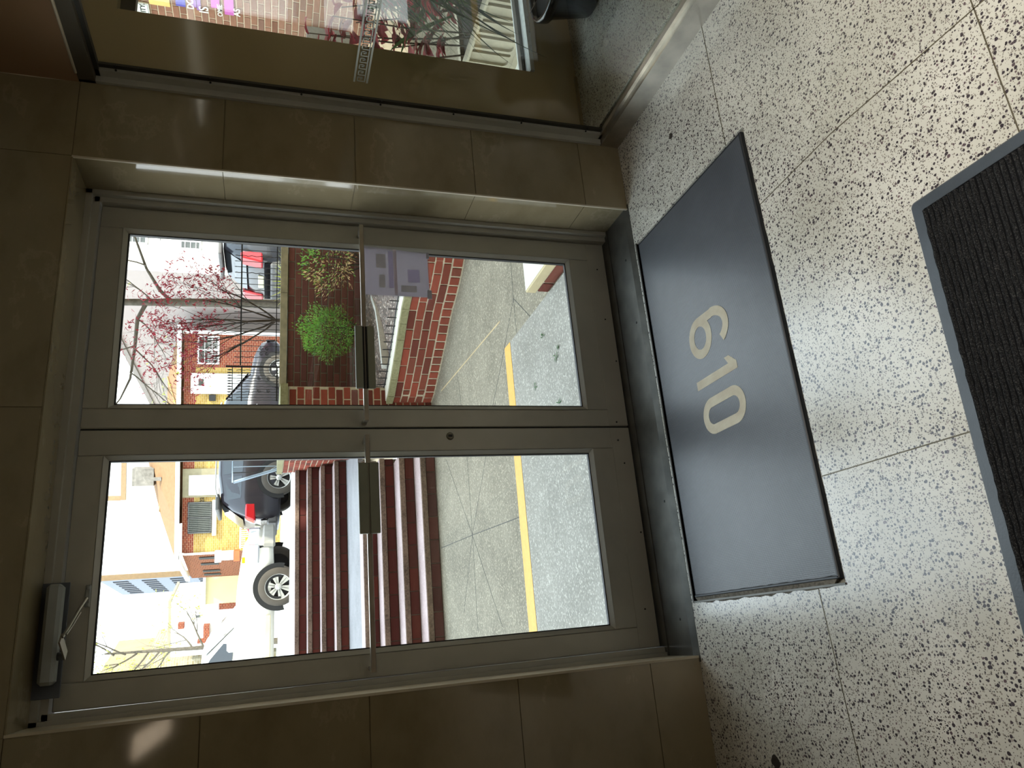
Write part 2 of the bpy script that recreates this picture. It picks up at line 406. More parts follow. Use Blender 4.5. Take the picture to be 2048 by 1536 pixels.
# ---- door frame
g = MB()
g.box((.905,-.05,0),(.95,.06,2.17)); g.box((.884,-.028,0.0),(.905,.05,2.12))
g.box((OX0+.008,-.05,0),(-.915,.06,2.17)); g.box((-.915,-.028,0.0),(-.897,.05,2.12))
g.box((OX0+.008,-.05,2.125),(.95,.06,2.17)); g.box((-.915,-.028,2.103),(.905,.05,2.125))
dframe = struct(g.build('trim_2', ALU))
m = MB()
for z_ in (.25,.9,1.6,1.95): m.lathe([(0,0),(.0045,0),(.0045,.002)],(.928,-.0525,z_),8,'y')
m.build('screw', GASK, dframe)

# ---- door leaves
def leaf(name, x0, x1, gx0, gx1, z0, z1, gz0, gz1, label):
    ya, yb = 0.0, .045
    r = bpy.data.objects.new(name, None); COL.objects.link(r); r.location = ((x0+x1)/2, .02, z0); r['kind'] = 'structure'; r['label'] = label
    bd = .016
    MB().bbox((x0,ya,z0),(gx0-bd,yb,z1),.003).build('stile', ALU, r)
    MB().bbox((gx1+bd,ya,z0),(x1,yb,z1),.003).build('stile', ALU, r)
    MB().bbox((gx0-bd,ya,gz1+bd),(gx1+bd,yb,z1),.002).build('top_rail', ALU, r)
    MB().bbox((gx0-bd,ya,z0),(gx1+bd,yb,gz0-bd),.002).build('bottom_rail', ALU, r)
    MB().bbox((x0+.003,ya-.003,z0+.002),(x1-.003,ya,z0+.088),.001).build('shoe_plate', ALU, r)
    # sloped glazing bead round the pane
    m = MB()
    def bead(p0,p1,q0,q1):   # outer edge p0,p1 at face ; inner q0,q1 recessed
        m.add([(p0[0],ya-.002,p0[1]),(p1[0],ya-.002,p1[1]),(q1[0],ya+.010,q1[1]),(q0[0],ya+.010,q0[1]),
               (p0[0],ya+.03,p0[1]),(p1[0],ya+.03,p1[1]),(q1[0],ya+.03,q1[1]),(q0[0],ya+.03,q0[1])],
              [(0,1,2,3),(4,7,6,5),(0,4,5,1),(3,2,6,7),(1,5,6,2),(0,3,7,4)])
    o0,o1,p0,p1 = gx0-bd, gx1+bd, gz0-bd, gz1+bd
    bead((o0,p0),(o1,p0),(gx0,gz0),(gx1,gz0)); bead((o1,p0),(o1,p1),(gx1,gz0),(gx1,gz1)); bead((o1,p1),(o0,p1),(gx1,gz1),(gx0,gz1)); bead((o0,p1),(o0,p0),(gx0,gz1),(gx0,gz0))
    m.build('glazing_bead', ALU, r)
    m = MB(); k = .004
    for a_,b_ in (((gx0,gz0),(gx1,gz0+k)),((gx0,gz1-k),(gx1,gz1)),((gx0,gz0),(gx0+k,gz1)),((gx1-k,gz0),(gx1,gz1))):
        m.box((a_[0],.011,a_[1]),(b_[0],.026,b_[1]))
    m.build('gasket', GASK, r)
    MB().box((gx0,.0155,gz0),(gx1,.0215,gz1)).build('glass_pane', GLASS, r)
    return r
door_2 = leaf('door_2', .003, .8825, .0923, .7777, .016, 2.10, .2117, 2.0035, 'aluminium framed glass door leaf with a paper notice hanging below its push bar')
door_1 = leaf('door_1', -.8952, -.003, -.7985, -.1099, .016, 2.10, .2117, 2.0035, 'aluminium framed glass door leaf with the lock cylinder and overhead closer')
def push_bar(r, x0, x1, px0, px1, z, groove):
    y = -.075; gh = .010 if groove else .003
    MB().bbox((x0,y-.009,z-.009),(x1,y+.009,z+.009),.002).build('push_rod', STEEL, r)
    m = MB(); 
    for xx in (x0+.012, x1-.012): m.bbox((xx-.008,y,z-.008),(xx+.008,.0,z+.008),.002)
    m.build('rod_bracket', STEEL, r)
    h = r
    g_ = MB(); g_.bbox((px0,y-.020,z+gh-.001),(px1,y-.008,z+.037),.002); g_.bbox((px0,y-.020,z-.037),(px1,y-.008,z-gh+.001),.002)
    p = g_.build('push_plate', plain('dull_bronze_plate',(132,134,118),.35,0), h)
    MB().box((px0+.001,y-.013,z-gh),(px1-.001,y-.0085,z+gh)).build('groove', GASK, p)
    MB().box((px0+.001,y-.0145,z-.001),(px1-.001,y-.013,z+.001)).build('groove_rib', STEEL, p)
push_bar(door_2, .006, .842, .130, .386, 1.137, True)
push_bar(door_1, -.875, -.046, -.414, -.157, 1.137, False)
m = MB(); m.lathe([(0,-.006),(.010,-.006),(.0145,-.004),(.0155,0)],(-.035,0,.803),20,'y'); lk = m.build('lock_cylinder', plain('lock_metal',(130,126,112),.3,.8), door_1)
MB().box((-.040,-.0075,.795),(-.030,-.0055,.811)).build('keyway', GASK, lk)
m = MB()
for x_,z_ in ((.75,.06),(.02,.07),(.5,.055),(-.75,.06),(-.06,.075),(-.16,.06),(-.45,.03),(.3,.03)):
    m.lathe([(0,-.0045),(.0035,-.0045),(.0035,-.003)],(x_,0,z_),8,'y')
m.build('screw', GASK, door_1)
m = MB(); m.hexa([(-.004,.01,.01),(.004,.01,.01),(.004,.03,.01),(-.004,.03,.01),(-.003,.01,2.1),(.003,.01,2.1),(.003,.03,2.1),(-.003,.03,2.1)])
m.build('meeting_seal', GASK, door_1)
# ---- overhead closer on the left leaf / header
cl = root('door_closer', (-.67,-.05,2.10), 'grey overhead door closer with jointed arm above the left door leaf', 'door closer')
MB().bbox((-.853,-.055,2.070),(-.515,-.050,2.155),.006).build('mounting_plate', plain('closer_plate',(84,90,100),.5,0), cl)
MB().bbox((-.815,-.108,2.080),(-.522,-.055,2.124),.010).build('body', plain('closer_body',(150,154,152),.45,0), cl)
m = MB(); m.lathe([(.0,0),(.012,0),(.012,.022),(.0,.022)],(-.735,-.085,2.059),14); m.build('spindle', plain('closer_plate',(70,74,80)), cl)
m = MB(); m.hexa([(-.748,-.110,2.052),(-.722,-.092,2.052),(-.672,-.135,2.060),(-.698,-.158,2.060),(-.748,-.110,2.057),(-.722,-.092,2.057),(-.672,-.135,2.065),(-.698,-.158,2.065)])
m.build('main_arm', STEEL, cl)
m = MB(); m.tube([(-.683,-.145,2.058),(-.655,-.118,2.050),(-.60,-.07,2.036),(-.565,-.028,2.026)], .0045, 6); m.tube([(-.676,-.137,2.050),(-.65,-.105,2.043),(-.61,-.07,2.032)], .003, 5)
m.build('forearm', STEEL, cl)
m = MB(); m.bbox((-.592,-.012,2.020),(-.522,-.003,2.036),.004); m.lathe([(0,-.018),(.006,-.018),(.006,-.01)],(-.584,0,2.028),10,'y'); m.lathe([(0,-.018),(.006,-.018),(.006,-.01)],(-.532,0,2.028),10,'y')
m.build('arm_shoe', plain('closer_body',(120,124,122)), cl)
# ---- notice sheet in a plastic sleeve
ns = root('paper_notice', (.675,-.01,.98), 'paper notice in a clear plastic sleeve on the door glass below the push bar', 'notice')
pm = N('backlit_paper', .35, 0, .5, lin((150,146,142))); tl = pm.n('BsdfTranslucent'); tl.inputs[0].default_value = lin((190,184,186)); mx = pm.n('MixShader'); mx.inputs[0].default_value = .65
pm.l(pm.p.outputs[0], mx.inputs[1]); pm.l(tl.outputs[0], mx.inputs[2]); pm.l(mx.outputs[0], pm.t.nodes['Material Output'].inputs[0])
m = MB(); m.hexa([(.565,-.0035,.852),(.770,-.0035,.852),(.770,-.0025,.852),(.565,-.0025,.852),(.565,-.0035,1.121),(.788,-.0035,1.121),(.788,-.0025,1.121),(.565,-.0025,1.121)])
m.build('sheet', pm.m, ns)
m = MB(); m.box((.558,-.0065,.846),(.776,-.0058,1.123)); m.build('clear_sleeve', m_glass('sleeve_film',(.9,.9,.93,1),1.5,.1), ns)
PR1 = m_leaf('faint_print_olive',(206,204,188),(214,212,198),.95); PR2 = m_leaf('faint_print_mauve',(214,208,226),(220,214,232),.95); PR3 = m_leaf('faint_print_brown',(210,196,186),(216,204,196),.95)
for a_,b_,c_ in (((.69,1.03),(.755,1.07),PR1),((.57,.985),(.78,.998),PR3),((.60,1.0),(.77,1.02),PR2),((.63,.89),(.69,.94),PR2),((.60,1.035),(.66,1.06),PR1),((.585,.905),(.615,.97),PR1)):
    q_ = MB(); q_.add([(a_[0],-.0039,a_[1]),(b_[0],-.0039,a_[1]),(b_[0],-.0039,b_[1]),(a_[0],-.0039,b_[1])],[(0,1,2,3)]); q_.build('print_block', c_, ns)
TP = plain('clear_tape',(176,178,196),.3,0,.5,0); MB().box((.556,-.008,.843),(.596,-.0068,.862)).build('tape', TP, ns); MB().box((.745,-.008,.846),(.772,-.0068,.858)).build('tape', TP, ns)

# ---- glass partition on the right (window_1)
g = MB()
g.hexa([(1.237,-7.9,0),(1.33,-7.9,0),(1.33,YF,0),(1.237,YF,0),(1.237,-7.9,.085),(1.33,-7.9,.095),(1.33,YF,.095),(1.237,YF,.085)])
g.box((1.262,-7.9,.085),(1.283,YF,.102))
window_1 = struct(g.build('window_1', STEEL))
MB().box((1.237,-.268,.09),(1.262,YF,2.155)).box((1.262,-.300,.09),(1.275,YF,2.155)).build('corner_post', ALU, window_1)
MB().box((1.275,-.318,.09),(1.285,YF,2.13)).build('post_bead', plain('dark_bead',(44,42,34),.5), window_1)
MB().box((1.237,-7.9,2.10),(1.262,YF,2.155)).build('top_rail', plain('dark_rail',(84,78,66),.5,.2), window_1)
MB().box((1.262,-7.9,2.085),(1.285,YF,2.13)).build('top_bead', MATS['dark_bead'], window_1)
m = MB()
for z_ in (2.03,1.711,1.381,1.074,.772,.474,.174):
    m.lathe([(0,-.0),(.004,0),(.004,.004)],(1.268,-.3035,z_),8,'y'); m.lathe([(0,0),(.004,0),(.004,.004)],(1.268,-.325,z_),8,'y')
m.build('screw', GASK, window_1)
MB().box((1.288,-7.9,.095),(1.294,-.252,2.14)).build('glass_pane', GLASS2, window_1)
# meander band on the glass
FROST = plain('frosted_film', (186,190,180), .7, 0, .3, .03)
m = MB(); zc = 1.138; xf = (1.2865,1.2878)
def kb(y0,y1,z0,z1): m.box((xf[0],min(y0,y1),z0),(xf[1],max(y0,y1),z1))
kb(-.39,-3.6,zc+.046,zc+.053); kb(-.39,-3.6,zc-.003,zc+.004)
t_ = .0045; pitch_ = .0335; y = -.395
for k in range(95):
    a_, b_ = y, y-pitch_; zl, zh = zc+.0095, zc+.0405
    kb(a_, a_-t_, zl, zh); kb(a_, a_-.026, zh-t_, zh); kb(a_-.026+t_, a_-.026, zl+.010, zh); kb(a_-.012, a_-.026, zl+.010, zl+.010+t_)
    kb(a_-.012, a_-.012-t_, zl+.010, zl+.021); kb(a_, a_-t_, zl, zl+t_) ; kb(a_-.0, b_-t_*0, zl-.0005-t_+.004, zl+.0035)
    y = b_
m.build('meander_band', FROST, window_1)

# ---- ceiling lights behind the camera
def ceiling_light(x0,x1,y0,y1,z,st,label,rgb,power=0,spread=2.6):
    r = root('ceiling_light', ((x0+x1)/2,(y0+y1)/2,z), label, 'ceiling light')
    MB().bbox((x0-.03,y0-.03,z),(x1+.03,y1+.03,z+.06),.01).build('housing', WHITE, r)
    MB().bbox((x0,y0,z-.012),(x1,y1,z),.004).build('diffuser', m_emit('lamp_glow_%d'%len(MATS), rgb, st), r)
    if power:
        L = bpy.data.lights.new('lamp','AREA'); L.shape = 'RECTANGLE'; L.size = x1-x0; L.size_y = y1-y0; L.energy = power; L.color = rgb; L.spread = spread
        o = bpy.data.objects.new('lamp_light', L); COL.objects.link(o); o.parent = r; o.location = (0,0,-.02)
    MATS['_%d'%len(MATS)] = None
ceiling_light(5.45,5.95,-6.0,-3.9,2.36, 3.0, 'long ceiling light panel in the lobby beyond the glass partition', (1,.92,.80), 70)
ceiling_light(-1.40,-1.24,-6.0,-3.95,2.36, 5.0, 'narrow ceiling light strip behind the viewer near the left wall', (1,.80,.58), 6)
ceiling_light(-.1,.5,-3.3,-2.7,2.36, 1.5, 'added square ceiling downlight to brighten the floor at the black carpet mat', (1,.96,.89), 44, 1.9)  # unseen fixture, added to brighten the floor

# ================================================================== INDOOR THINGS
# ---- recessed mat with the number 610
mt = root('door_mat', (0,-.67,-.018), 'dark grey ribbed door mat lettered 610, set in the floor before the door', 'door mat')
mx0, mx1, my0, my1 = MX0+.012, MX1-.004, MY0+.022, MY1-.006
rng = random.Random(5)
ring = []
for k in range(40): ring.append((mx0+(mx1-mx0)*k/40, my0+.0035*(rng.random()-.5)))
for k in range(20): ring.append((mx1, my0+(my1-my0)*k/20))
for k in range(20): ring.append((mx1-(mx1-mx0)*k/20, my1))
for k in range(30): ring.append((mx0+.002*rng.random(), my1-(my1-my0)*k/30))
MATM = m_mat()
MB().prism(ring, -.018, -.004).build('rubber_base', RUBBER, mt)
inner = [(x*(1-.012)+0*.012, (y+.675)*(1-.02)-.675) for x,y in ring]
MB().prism(inner, -.006, -.0015).build('mat_surface', MATM, mt)
m = MB()
for (x0,y0,x1,y1) in ((mx0,my0-.001,mx1,my0+.010),(mx0-.001,my0,mx0+.010,my1)):
    m.bbox((x0,y0,-.010),(x1,y1,.0005),.003)
m.build('raised_lip', RUBBER, mt)
# digits, read from outside: text x -> -X, text up -> -Y
CRM = N('cream_inlay', .7, 0, .3); v_ = CRM.coord('Object'); vo = CRM.n('TexVoronoi'); vo.inputs['Scale'].default_value = 230; vo.inputs['Randomness'].default_value = 0
CRM.l(v_, vo.inputs['Vector']); CRM.col(CRM.mix(CRM.math('MULTIPLY', vo.outputs['Distance'], .6), CRM.ramp(CRM.noise(20,4), [(.3, lin((186,172,148))), (.7, lin((206,198,174)))]), lin((120,108,92))))
CRM.bump(CRM.math('SUBTRACT', 1.0, vo.outputs['Distance']), .5, .002)
def stroke(pts, wd, closed=False):
    n = len(pts); L_, R_ = [], []
    for i in range(n):
        a = pts[(i-1) % n] if (closed or i) else pts[0]; b = pts[(i+1) % n] if (closed or i < n-1) else pts[-1]
        d = Vector((b[0]-a[0], b[1]-a[1])).normalized(); nn = Vector((-d.y, d.x))*wd/2
        L_.append((pts[i][0]+nn.x, pts[i][1]+nn.y)); R_.append((pts[i][0]-nn.x, pts[i][1]-nn.y))
    m = MB(); rngi = range(n if closed else n-1)
    for z in (0,): 
        vs = [(-x, -y, 0) for x,y in L_]+[(-x, -y, 0) for x,y in R_]
        m.add(vs, [(i,(i+1)%n,(i+1)%n+n,i+n) for i in rngi])
    return m
def digit(m, nm):
    m.v = [(x, y, -.0008) for x,y,z in m.v]; m.build(nm, CRM.m, mt)
# text-space coordinates: tx = -X, ty = -Y
c0x, c0y, hh = .134, .672, .128
st_pts = [(c0x+.048*math.cos(a), c0y+(.128-.048-.017)*(1 if math.sin(a) >= 0 else -1)+.048*math.sin(a)*1.0) for a in [2*PI*k/48 for k in range(48)]]
digit(stroke(st_pts, .034, True), 'digit_zero')
m1_ = MB(); m1_.add([(-x,-y,0) for x,y in [(.022,.540),(-.010,.540),(-.010,.745),(-.036,.728),(-.036,.755),(-.004,.792),(.022,.792)]], [tuple(range(7))[::-1]])
m1_.v = [(x,y,-.0008) for x,y,z in m1_.v]; m1_.build('digit_one', CRM.m, mt)
cx6, cy6, r6 = -.158, .612, .057
ring6 = [(cx6+r6*1.05*math.cos(a), cy6+r6*.98*math.sin(a)) for a in [2*PI*k/40 for k in range(40)]]
digit(stroke(ring6, .034, True), 'digit_six_bowl')
arc = []
for k in range(30):
    t = k/29
    a = math.radians(182-150*max(0,(t-.35)/.65)) if t > .35 else None
    if a is None: arc.append((cx6-r6*1.05-.004*0, cy6+.085*t/.35))
    else: arc.append((cx6-.002+.060*math.cos(a)*1.0, cy6+.085+.078*math.sin(a)))
m6 = stroke(arc, .034); m6.v = [(x,y,-.0004) for x,y,z in m6.v]; m6.build('digit_six_stem', CRM.m, mt)

# ---- black carpet runner
RX, RY = .108, -1.574
rm = root('carpet_runner', (RX,RY,0), 'black ribbed carpet runner with a grey rubber border near the viewer', 'floor mat', None, 0)
ang = math.radians(180-2.0)
ux = Vector((math.cos(ang), math.sin(ang), 0)); uy = Vector((math.sin(ang), -math.cos(ang), 0)); uy = Vector((-.02,-1,0)).normalized(); 
def rp(a,b,z): p = Vector((RX,RY,0))+ux*a+uy*b; return (p.x,p.y,z)
def rpoly(a0,a1,b0,b1,r): 
    q = []
    for (ca,cb,s0) in ((a0+r,b0+r,180),(a1-r,b0+r,270),(a1-r,b1-r,0),(a0+r,b1-r,90)):
        for k in range(5): an = math.radians(s0+k*22.5); q.append((ca+r*math.cos(an), cb+r*math.sin(an)))
    return q
L1, L2 = 1.25, 2.2
BORD = plain('grey_rubber_border', (58,64,70), .45, 0, .6, .15, 18, .2)
o_, i_ = rpoly(0,L1,0,L2,.012), rpoly(.034,L1-.034,.034,L2-.034,.006)
n_ = len(o_); m = MB()
m.add([rp(a,b,.0005) for a,b in o_]+[rp(a*.99+.006,b*.99+.006,.007) for a,b in o_]+[rp(a,b,.009) for a,b in i_],
      [(i,(i+1)%n_,(i+1)%n_+n_,i+n_) for i in range(n_)]+[(i+n_,(i+1)%n_+n_,(i+1)%n_+2*n_,i+2*n_) for i in range(n_)]+[tuple(range(n_))])
m.build('rubber_border', BORD, rm)
MB().prism(i_, .0006, .008, rp).build('carpet_base', plain('carpet_black',(14,14,15),.95,0,.1,.2,60), rm)
m = MB(); k = 0; b = .040; rng = random.Random(9)
while b < L2-.04:
    nseg = 60; top = []; 
    for i in range(nseg+1):
        a = .038+(L1-.076)*i/nseg; z = .0105+.006*rng.random()
        top.append([rp(a,b-.0052,.007), rp(a,b-.003,z), rp(a,b+.003,z-.001*rng.random()), rp(a,b+.0052,.007)])
    vs = [p for r_ in top for p in r_]
    m.add(vs, [(4*i+j,4*i+4+j,4*i+5+j,4*i+1+j) for i in range(nseg) for j in range(3)], True)
    b += .0145
tag(m.build('carpet_pile', m_carpet(), rm), None, None, None, 'stuff')

# ---- plants in the alcove
def leaf_blade(m, base, d, up, L, W, bend=.3, n=5, fold=.15):
    """tapering curved blade leaf"""
    d = Vector(d).normalized(); up = Vector(up); side = d.cross(up); side = side.normalized() if side.length > 1e-5 else Vector((1,0,0))
    base = Vector(base); vs = []; fs = []
    for i in range(n+1):
        t = i/n; w_ = W*math.sin(PI*min(1,.12+t*.88))**.8*.5
        p = base+d*L*t+Vector((0,0,-1))*bend*L*t*t
        vs += [p-side*w_+up*fold*w_, p, p+side*w_+up*fold*w_]
    for i in range(n): q = 3*i; fs += [(q,q+3,q+4,q+1),(q+1,q+4,q+5,q+2)]
    m.add(vs, fs, True)
POT = plain('black_pot', (12,13,14), .25, 0, .6, 0)
def pot(parent, c, r, h):
    MB().lathe([(r*.72,0),(r*.74,.01),(r*.94,h*.80),(r*1.02,h*.80),(r*1.04,h*.97),(r*1.0,h),(r*.93,h),(r*.90,h*.88)], c, 32).build('pot', POT, parent)
    MB().lathe([(0,h*.88),(r*.91,h*.89)], c, 24).build('potting_soil', plain('dark_soil',(30,26,22),.95), parent)
sp = root('potted_palm', (1.99,-.42,.10), 'fine-leaved arching plant in a black pot behind the glass partition', 'potted plant')
pot(sp, (1.99,-.42,.10), .185, .24)
m = MB(); rng = random.Random(21)
for k in range(7):
    x = 1.99+.05*(rng.random()-.5); y_ = -.42+.05*(rng.random()-.5)
    m.tube([(x,y_,.3),(x+.02*rng.random(),y_+.03,.62),(x-.12+.08*(rng.random()-.5),y_+.05*rng.random(),.95+.12*rng.random())],[.006,.005,.003],5)
m.build('stem', TWIG, sp)
m = MB()
for k in range(230):
    a = rng.uniform(0,2*PI); z = rng.uniform(.72,1.12); r_ = .02
    d = Vector((math.cos(a), math.sin(a), rng.uniform(-.1,.9)))
    leaf_blade(m, (1.86+r_*math.cos(a), -.42+r_*math.sin(a), z), d, (0,0,1), rng.uniform(.20,.40), .009, rng.uniform(.5,1.3), 6)
m.build('foliage', m_leaf('thin_dark_leaf',(30,44,28),(84,104,64),.3), sp)['kind'] = 'stuff'
m = MB()
for k in range(46):
    a = rng.uniform(PI*.9,2.3*PI); d = Vector((math.cos(a), math.sin(a), rng.uniform(-.3,.5)))
    leaf_blade(m, (1.90, -.36, rng.uniform(.80,.92)), d, (0,0,1), rng.uniform(.12,.26), .008, rng.uniform(.4,1.0), 5)
m.build('lower_leaves', GREEN2, sp)['kind'] = 'stuff'
m = MB()
for k in range(9):
    a = rng.uniform(0,2*PI)
    m.tube([(2.0,-.42,.3),(2.0+.2*math.cos(a),-.42+.2*math.sin(a),.35),(2.0+.33*math.cos(a),-.42+.33*math.sin(a),.25+.1*rng.random())], .0018, 4)
m.build('trailing_runner', plain('runner_brown',(80,52,34),.7), sp)
vp = root('variegated_plant', (1.98,-1.0,.10), 'green and white variegated plant in a dark pot, nearest the partition glass', 'potted plant')
pot(vp, (1.98,-1.0,.10), .17, .22)
m = MB()
for k in range(46):
    a = rng.uniform(0,2*PI); d = Vector((math.cos(a), math.sin(a), rng.uniform(.0,.9)))
    leaf_blade(m, (1.98+.03*math.cos(a), -1.0+.03*math.sin(a), rng.uniform(.3,.45)), d, (0,0,1), rng.uniform(.16,.30), .05, rng.uniform(.5,1.1), 6)
m.build('foliage', m_leaf('pale_variegated_leaf',(70,96,66),(176,186,150),.2), vp)['kind'] = 'stuff'

# ================================================================== OUTSIDE: ground
ZT = -.10
g = MB(); g.box((-6,.05,-.5),(1.0,1.56,0)); slab = struct(g.build('entrance_slab', PAV))
MB().hexa([(-6,1.50,-.01),(1.0,1.48,-.01),(1.002,1.60,-.01),(-6,1.72,-.01),(-6,1.50,.0018),(1.0,1.48,.0018),(1.002,1.60,.0018),(-6,1.72,.0018)]).build('yellow_nosing', YEL, slab)
MB().box((-6,1.56,-.5),(1.0,1.60,-.0105)).build('slab_edge', PAV, slab)
g = MB(); g.box((-6,1.6,-.6),(6.2,4.5,ZT)); g.box((1.0,.0,-.6),(6.2,1.6,ZT)); terr = struct(g.build('terrace_paving', PAV2))
JN = plain('joint_dark', (66,64,58), .8)
def tj(p, q, w_=.003, mat=None):
    p, q = Vector((*p,0)), Vector((*q,0)); d = (q-p).normalized(); n_ = Vector((-d.y,d.x,0))*w_
    MB().hexa([(*(p-n_).xy,ZT-.01),(*(q-n_).xy,ZT-.01),(*(q+n_).xy,ZT-.01),(*(p+n_).xy,ZT-.01),(*(p-n_).xy,ZT+.001),(*(q-n_).xy,ZT+.001),(*(q+n_).xy,ZT+.001),(*(p+n_).xy,ZT+.001)]).build('joint_strip', mat or JN, terr)
for p,q in (((-.014,3.16),(.035,4.38)),((-.014,3.16),(.80,3.92)),((-.014,3.16),(.66,3.15)),((-.014,3.16),(.52,2.57)),((-.014,3.16),(-.60,3.62)),((-.014,3.16),(-.75,3.2)),((-.014,3.16),(-.75,2.52)),
            ((-.014,3.16),(-.09,1.61)),((1.381,1.61),(1.8,1.58)),((1.381,1.61),(1.0,1.20)),((1.381,1.61),(1.05,2.0)),((1.05,2.0),(.75,2.4)),((1.381,1.61),(1.0,1.62)),((.66,3.15),(1.40,3.27)),((.52,2.57),(.84,2.21))):
    tj(p, q)
tj((1.50,3.95),(1.36,1.95),.006,plain('joint_tan',(170,150,112),.8))
m = MB(); rng = random.Random(4)
for (x,y) in ((.552,1.09),(.784,.885),(.63,.69),(.60,.72),(.35,.75),(.3,1.2),(.1,.6)):
    for k in range(5): leaf_blade(m, (x+.02*rng.random(), y+.03*rng.random(), .004), (rng.uniform(-1,1),rng.uniform(-1,1),.15), (0,0,1), .03, .008, .2, 3)
tag(m.build('fallen_leaves', GREEN2), 'few small green leaves fallen on the pale slab outside the door', 'leaves', None, 'stuff')

# ---- brick laying
UNIT = {}
def unit_brick(L, D, H):
    k = (round(L,3), round(D,3), round(H,3))
    if k not in UNIT:
        o = MB().bbox((-L/2,-D/2,-H/2),(L/2,D/2,H/2),.0035).build('brick', None); me = o.data
        bpy.data.objects.remove(o); UNIT[k] = me
    return UNIT[k]
BCOUNT = {}
def lay(parent, p, q, z0, z1, mat, h=.0725, L=.213, j=.010, stagger=True, proud=.006, L0=None, row0=0, zcut=None):
    """one flat stretch of brickwork from p to q (outside face to the right of p->q)"""
    p, q = Vector((*p,0)), Vector((*q,0)); d = q-p; ln = d.length; d.normalize(); nrm = Vector((d.y,-d.x,0))
    az = math.atan2(d.y, d.x); nr = int(round((z1-z0)/h)); h = (z1-z0)/nr; rng = random.Random(int(p.x*999+p.y*77))
    for r_ in range(nr):
        u = -(L/2 if (r_+row0) % 2 and stagger else 0.0)
        while u < ln-.004:
            a, b = max(u, 0)+j/2, min(u+L, ln)-j/2
            u += L
            if b-a < .015: continue
            if zcut and not zcut((a+b)/2, z0+(r_+.5)*h): continue
            me = unit_brick(L-j, .05, h-j)
            c = p+d*((a+b)/2)+nrm*(-.025+proud+rng.uniform(-.0015,.0015)); c.z = z0+(r_+.5)*h
            o = bpy.data.objects.new('brick', me); COL.objects.link(o); o.parent = parent
            if not me.materials: me.materials.append(mat)
            o.material_slots[0].link = 'OBJECT'; o.material_slots[0].material = mat
            o.location = c-parent_off(parent); o.rotation_euler = (0,0,az+rng.uniform(-.004,.004)); o.scale = ((b-a)/(L-j),1,1)
            BCOUNT[parent.name] = BCOUNT.get(parent.name,0)+1
def lay_path(parent, path, z0, z1, mat, nr, L, D_j=.012, proud=.006):
    P = [Vector((*p,0)) for p in path]; cum = [0]
    for a,b in zip(P[:-1],P[1:]): cum.append(cum[-1]+(b-a).length)
    def at(u):
        u = min(max(u,0),cum[-1]-1e-4); i = max(k for k in range(len(P)-1) if cum[k] <= u); return P[i].lerp(P[i+1], (u-cum[i])/(cum[i+1]-cum[i]))
    rng = random.Random(len(path)*7+nr); h = (z1-z0)/nr; me = unit_brick(L-D_j, .05, h-D_j)
    if not me.materials: me.materials.append(mat)
    for r_ in range(nr):
        u = -(L/2 if r_ % 2 else 0)
        while u < cum[-1]:
            a, b = max(0,u)+D_j/2, min(u+L,cum[-1])-D_j/2; u += L
            if b-a < .03: continue
            p, q = at(a), at(b); d = (q-p); ln = d.length; d.normalize(); nrm = Vector((d.y,-d.x,0))
            c = (p+q)/2*.5+at((a+b)/2)*.5+nrm*(-.025+proud+rng.uniform(-.0015,.0015)); c.z = z0+(r_+.5)*h
            o = bpy.data.objects.new('brick', me); COL.objects.link(o); o.parent = parent
            o.location = c-parent_off(parent); o.rotation_euler = (0,0,math.atan2(d.y,d.x)); o.scale = (ln/(L-D_j),1,1)
            BCOUNT[parent.name] = BCOUNT.get(parent.name,0)+1
def offset(path, dist):
    out = []
    for i,p in enumerate(path):
        a = Vector(path[max(i-1,0)]); b = Vector(path[min(i+1,len(path)-1)]); d = (b-a).normalized()
        out.append((p[0]-d.y*dist, p[1]+d.x*dist))
    return out
def wall_run(name, path, z0, z1, th, mort):
    m = MB(); m.prism(list(path)+offset(path, th)[::-1], z0, z1); return m.build(name, mort)
def coping(parent, path, z0, z1, over, th, mat, name='coping_stone', joints=4, top=None):
    out = offset(path, -over); inn = offset(path, th+over)
    n = len(path)
    for i in range(n-1):
        a, b, c, d = Vector(out[i]), Vector(out[i+1]), Vector(inn[i+1]), Vector(inn[i])
        g_ = .002/max(.01,(b-a).length)
        a2, b2, c2, d2 = a.lerp(b,g_), b.lerp(a,g_), c.lerp(d,g_), d.lerp(c,g_)
        MB().prism([tuple(a2),tuple(b2),tuple(c2),tuple(d2)], z0, z1).build(name, mat, parent)

# curved garden wall (faces the terrace; outside is to the right of the path direction)
cpath = [(1.53,4.42),(1.56,4.28),(1.66,4.06),(1.77,3.83),(1.89,3.60),(1.985,3.44),(2.06,3.28),(2.12,3.10),(2.19,2.93),(2.28,2.77),(2.42,2.60),(2.60,2.42),(2.85,2.22),(3.2,2.0)]
cpath = [(x,y) for x,y in cpath]
cw = wall_run('garden_wall', cpath, ZT, .305, .20, MORT)
struct(cw, 'low curved red brick wall with a mossy coping at the right of the terrace'); 
lay_path(cw, cpath, ZT+.105, .306, BRK, 4, .225, .011)
lay_path(cw, cpath, ZT+.005, ZT+.103, BRK, 1, .098, .015)
coping(cw, cpath, .308, .372, .02, .20, MOSS)
coping(cw, offset(cpath, .012), .3725, .377, 0, .19, plain('skylit_pale_stone',(206,202,188),.8,0,.2,.06,14), 'coping_top')  # sky light on the coping top, painted as a paler sheet
cin = offset(cpath, .0)
m = MB(); ci = offset(cpath, .145)
ci = offset(cpath, .155)
for i in range(len(ci)-1):
    a, b = ci[i], ci[i+1]; m.tube([(a[0],a[1],.388),(b[0],b[1],.388)], .007, 5)
pts = []; 
acc = 0
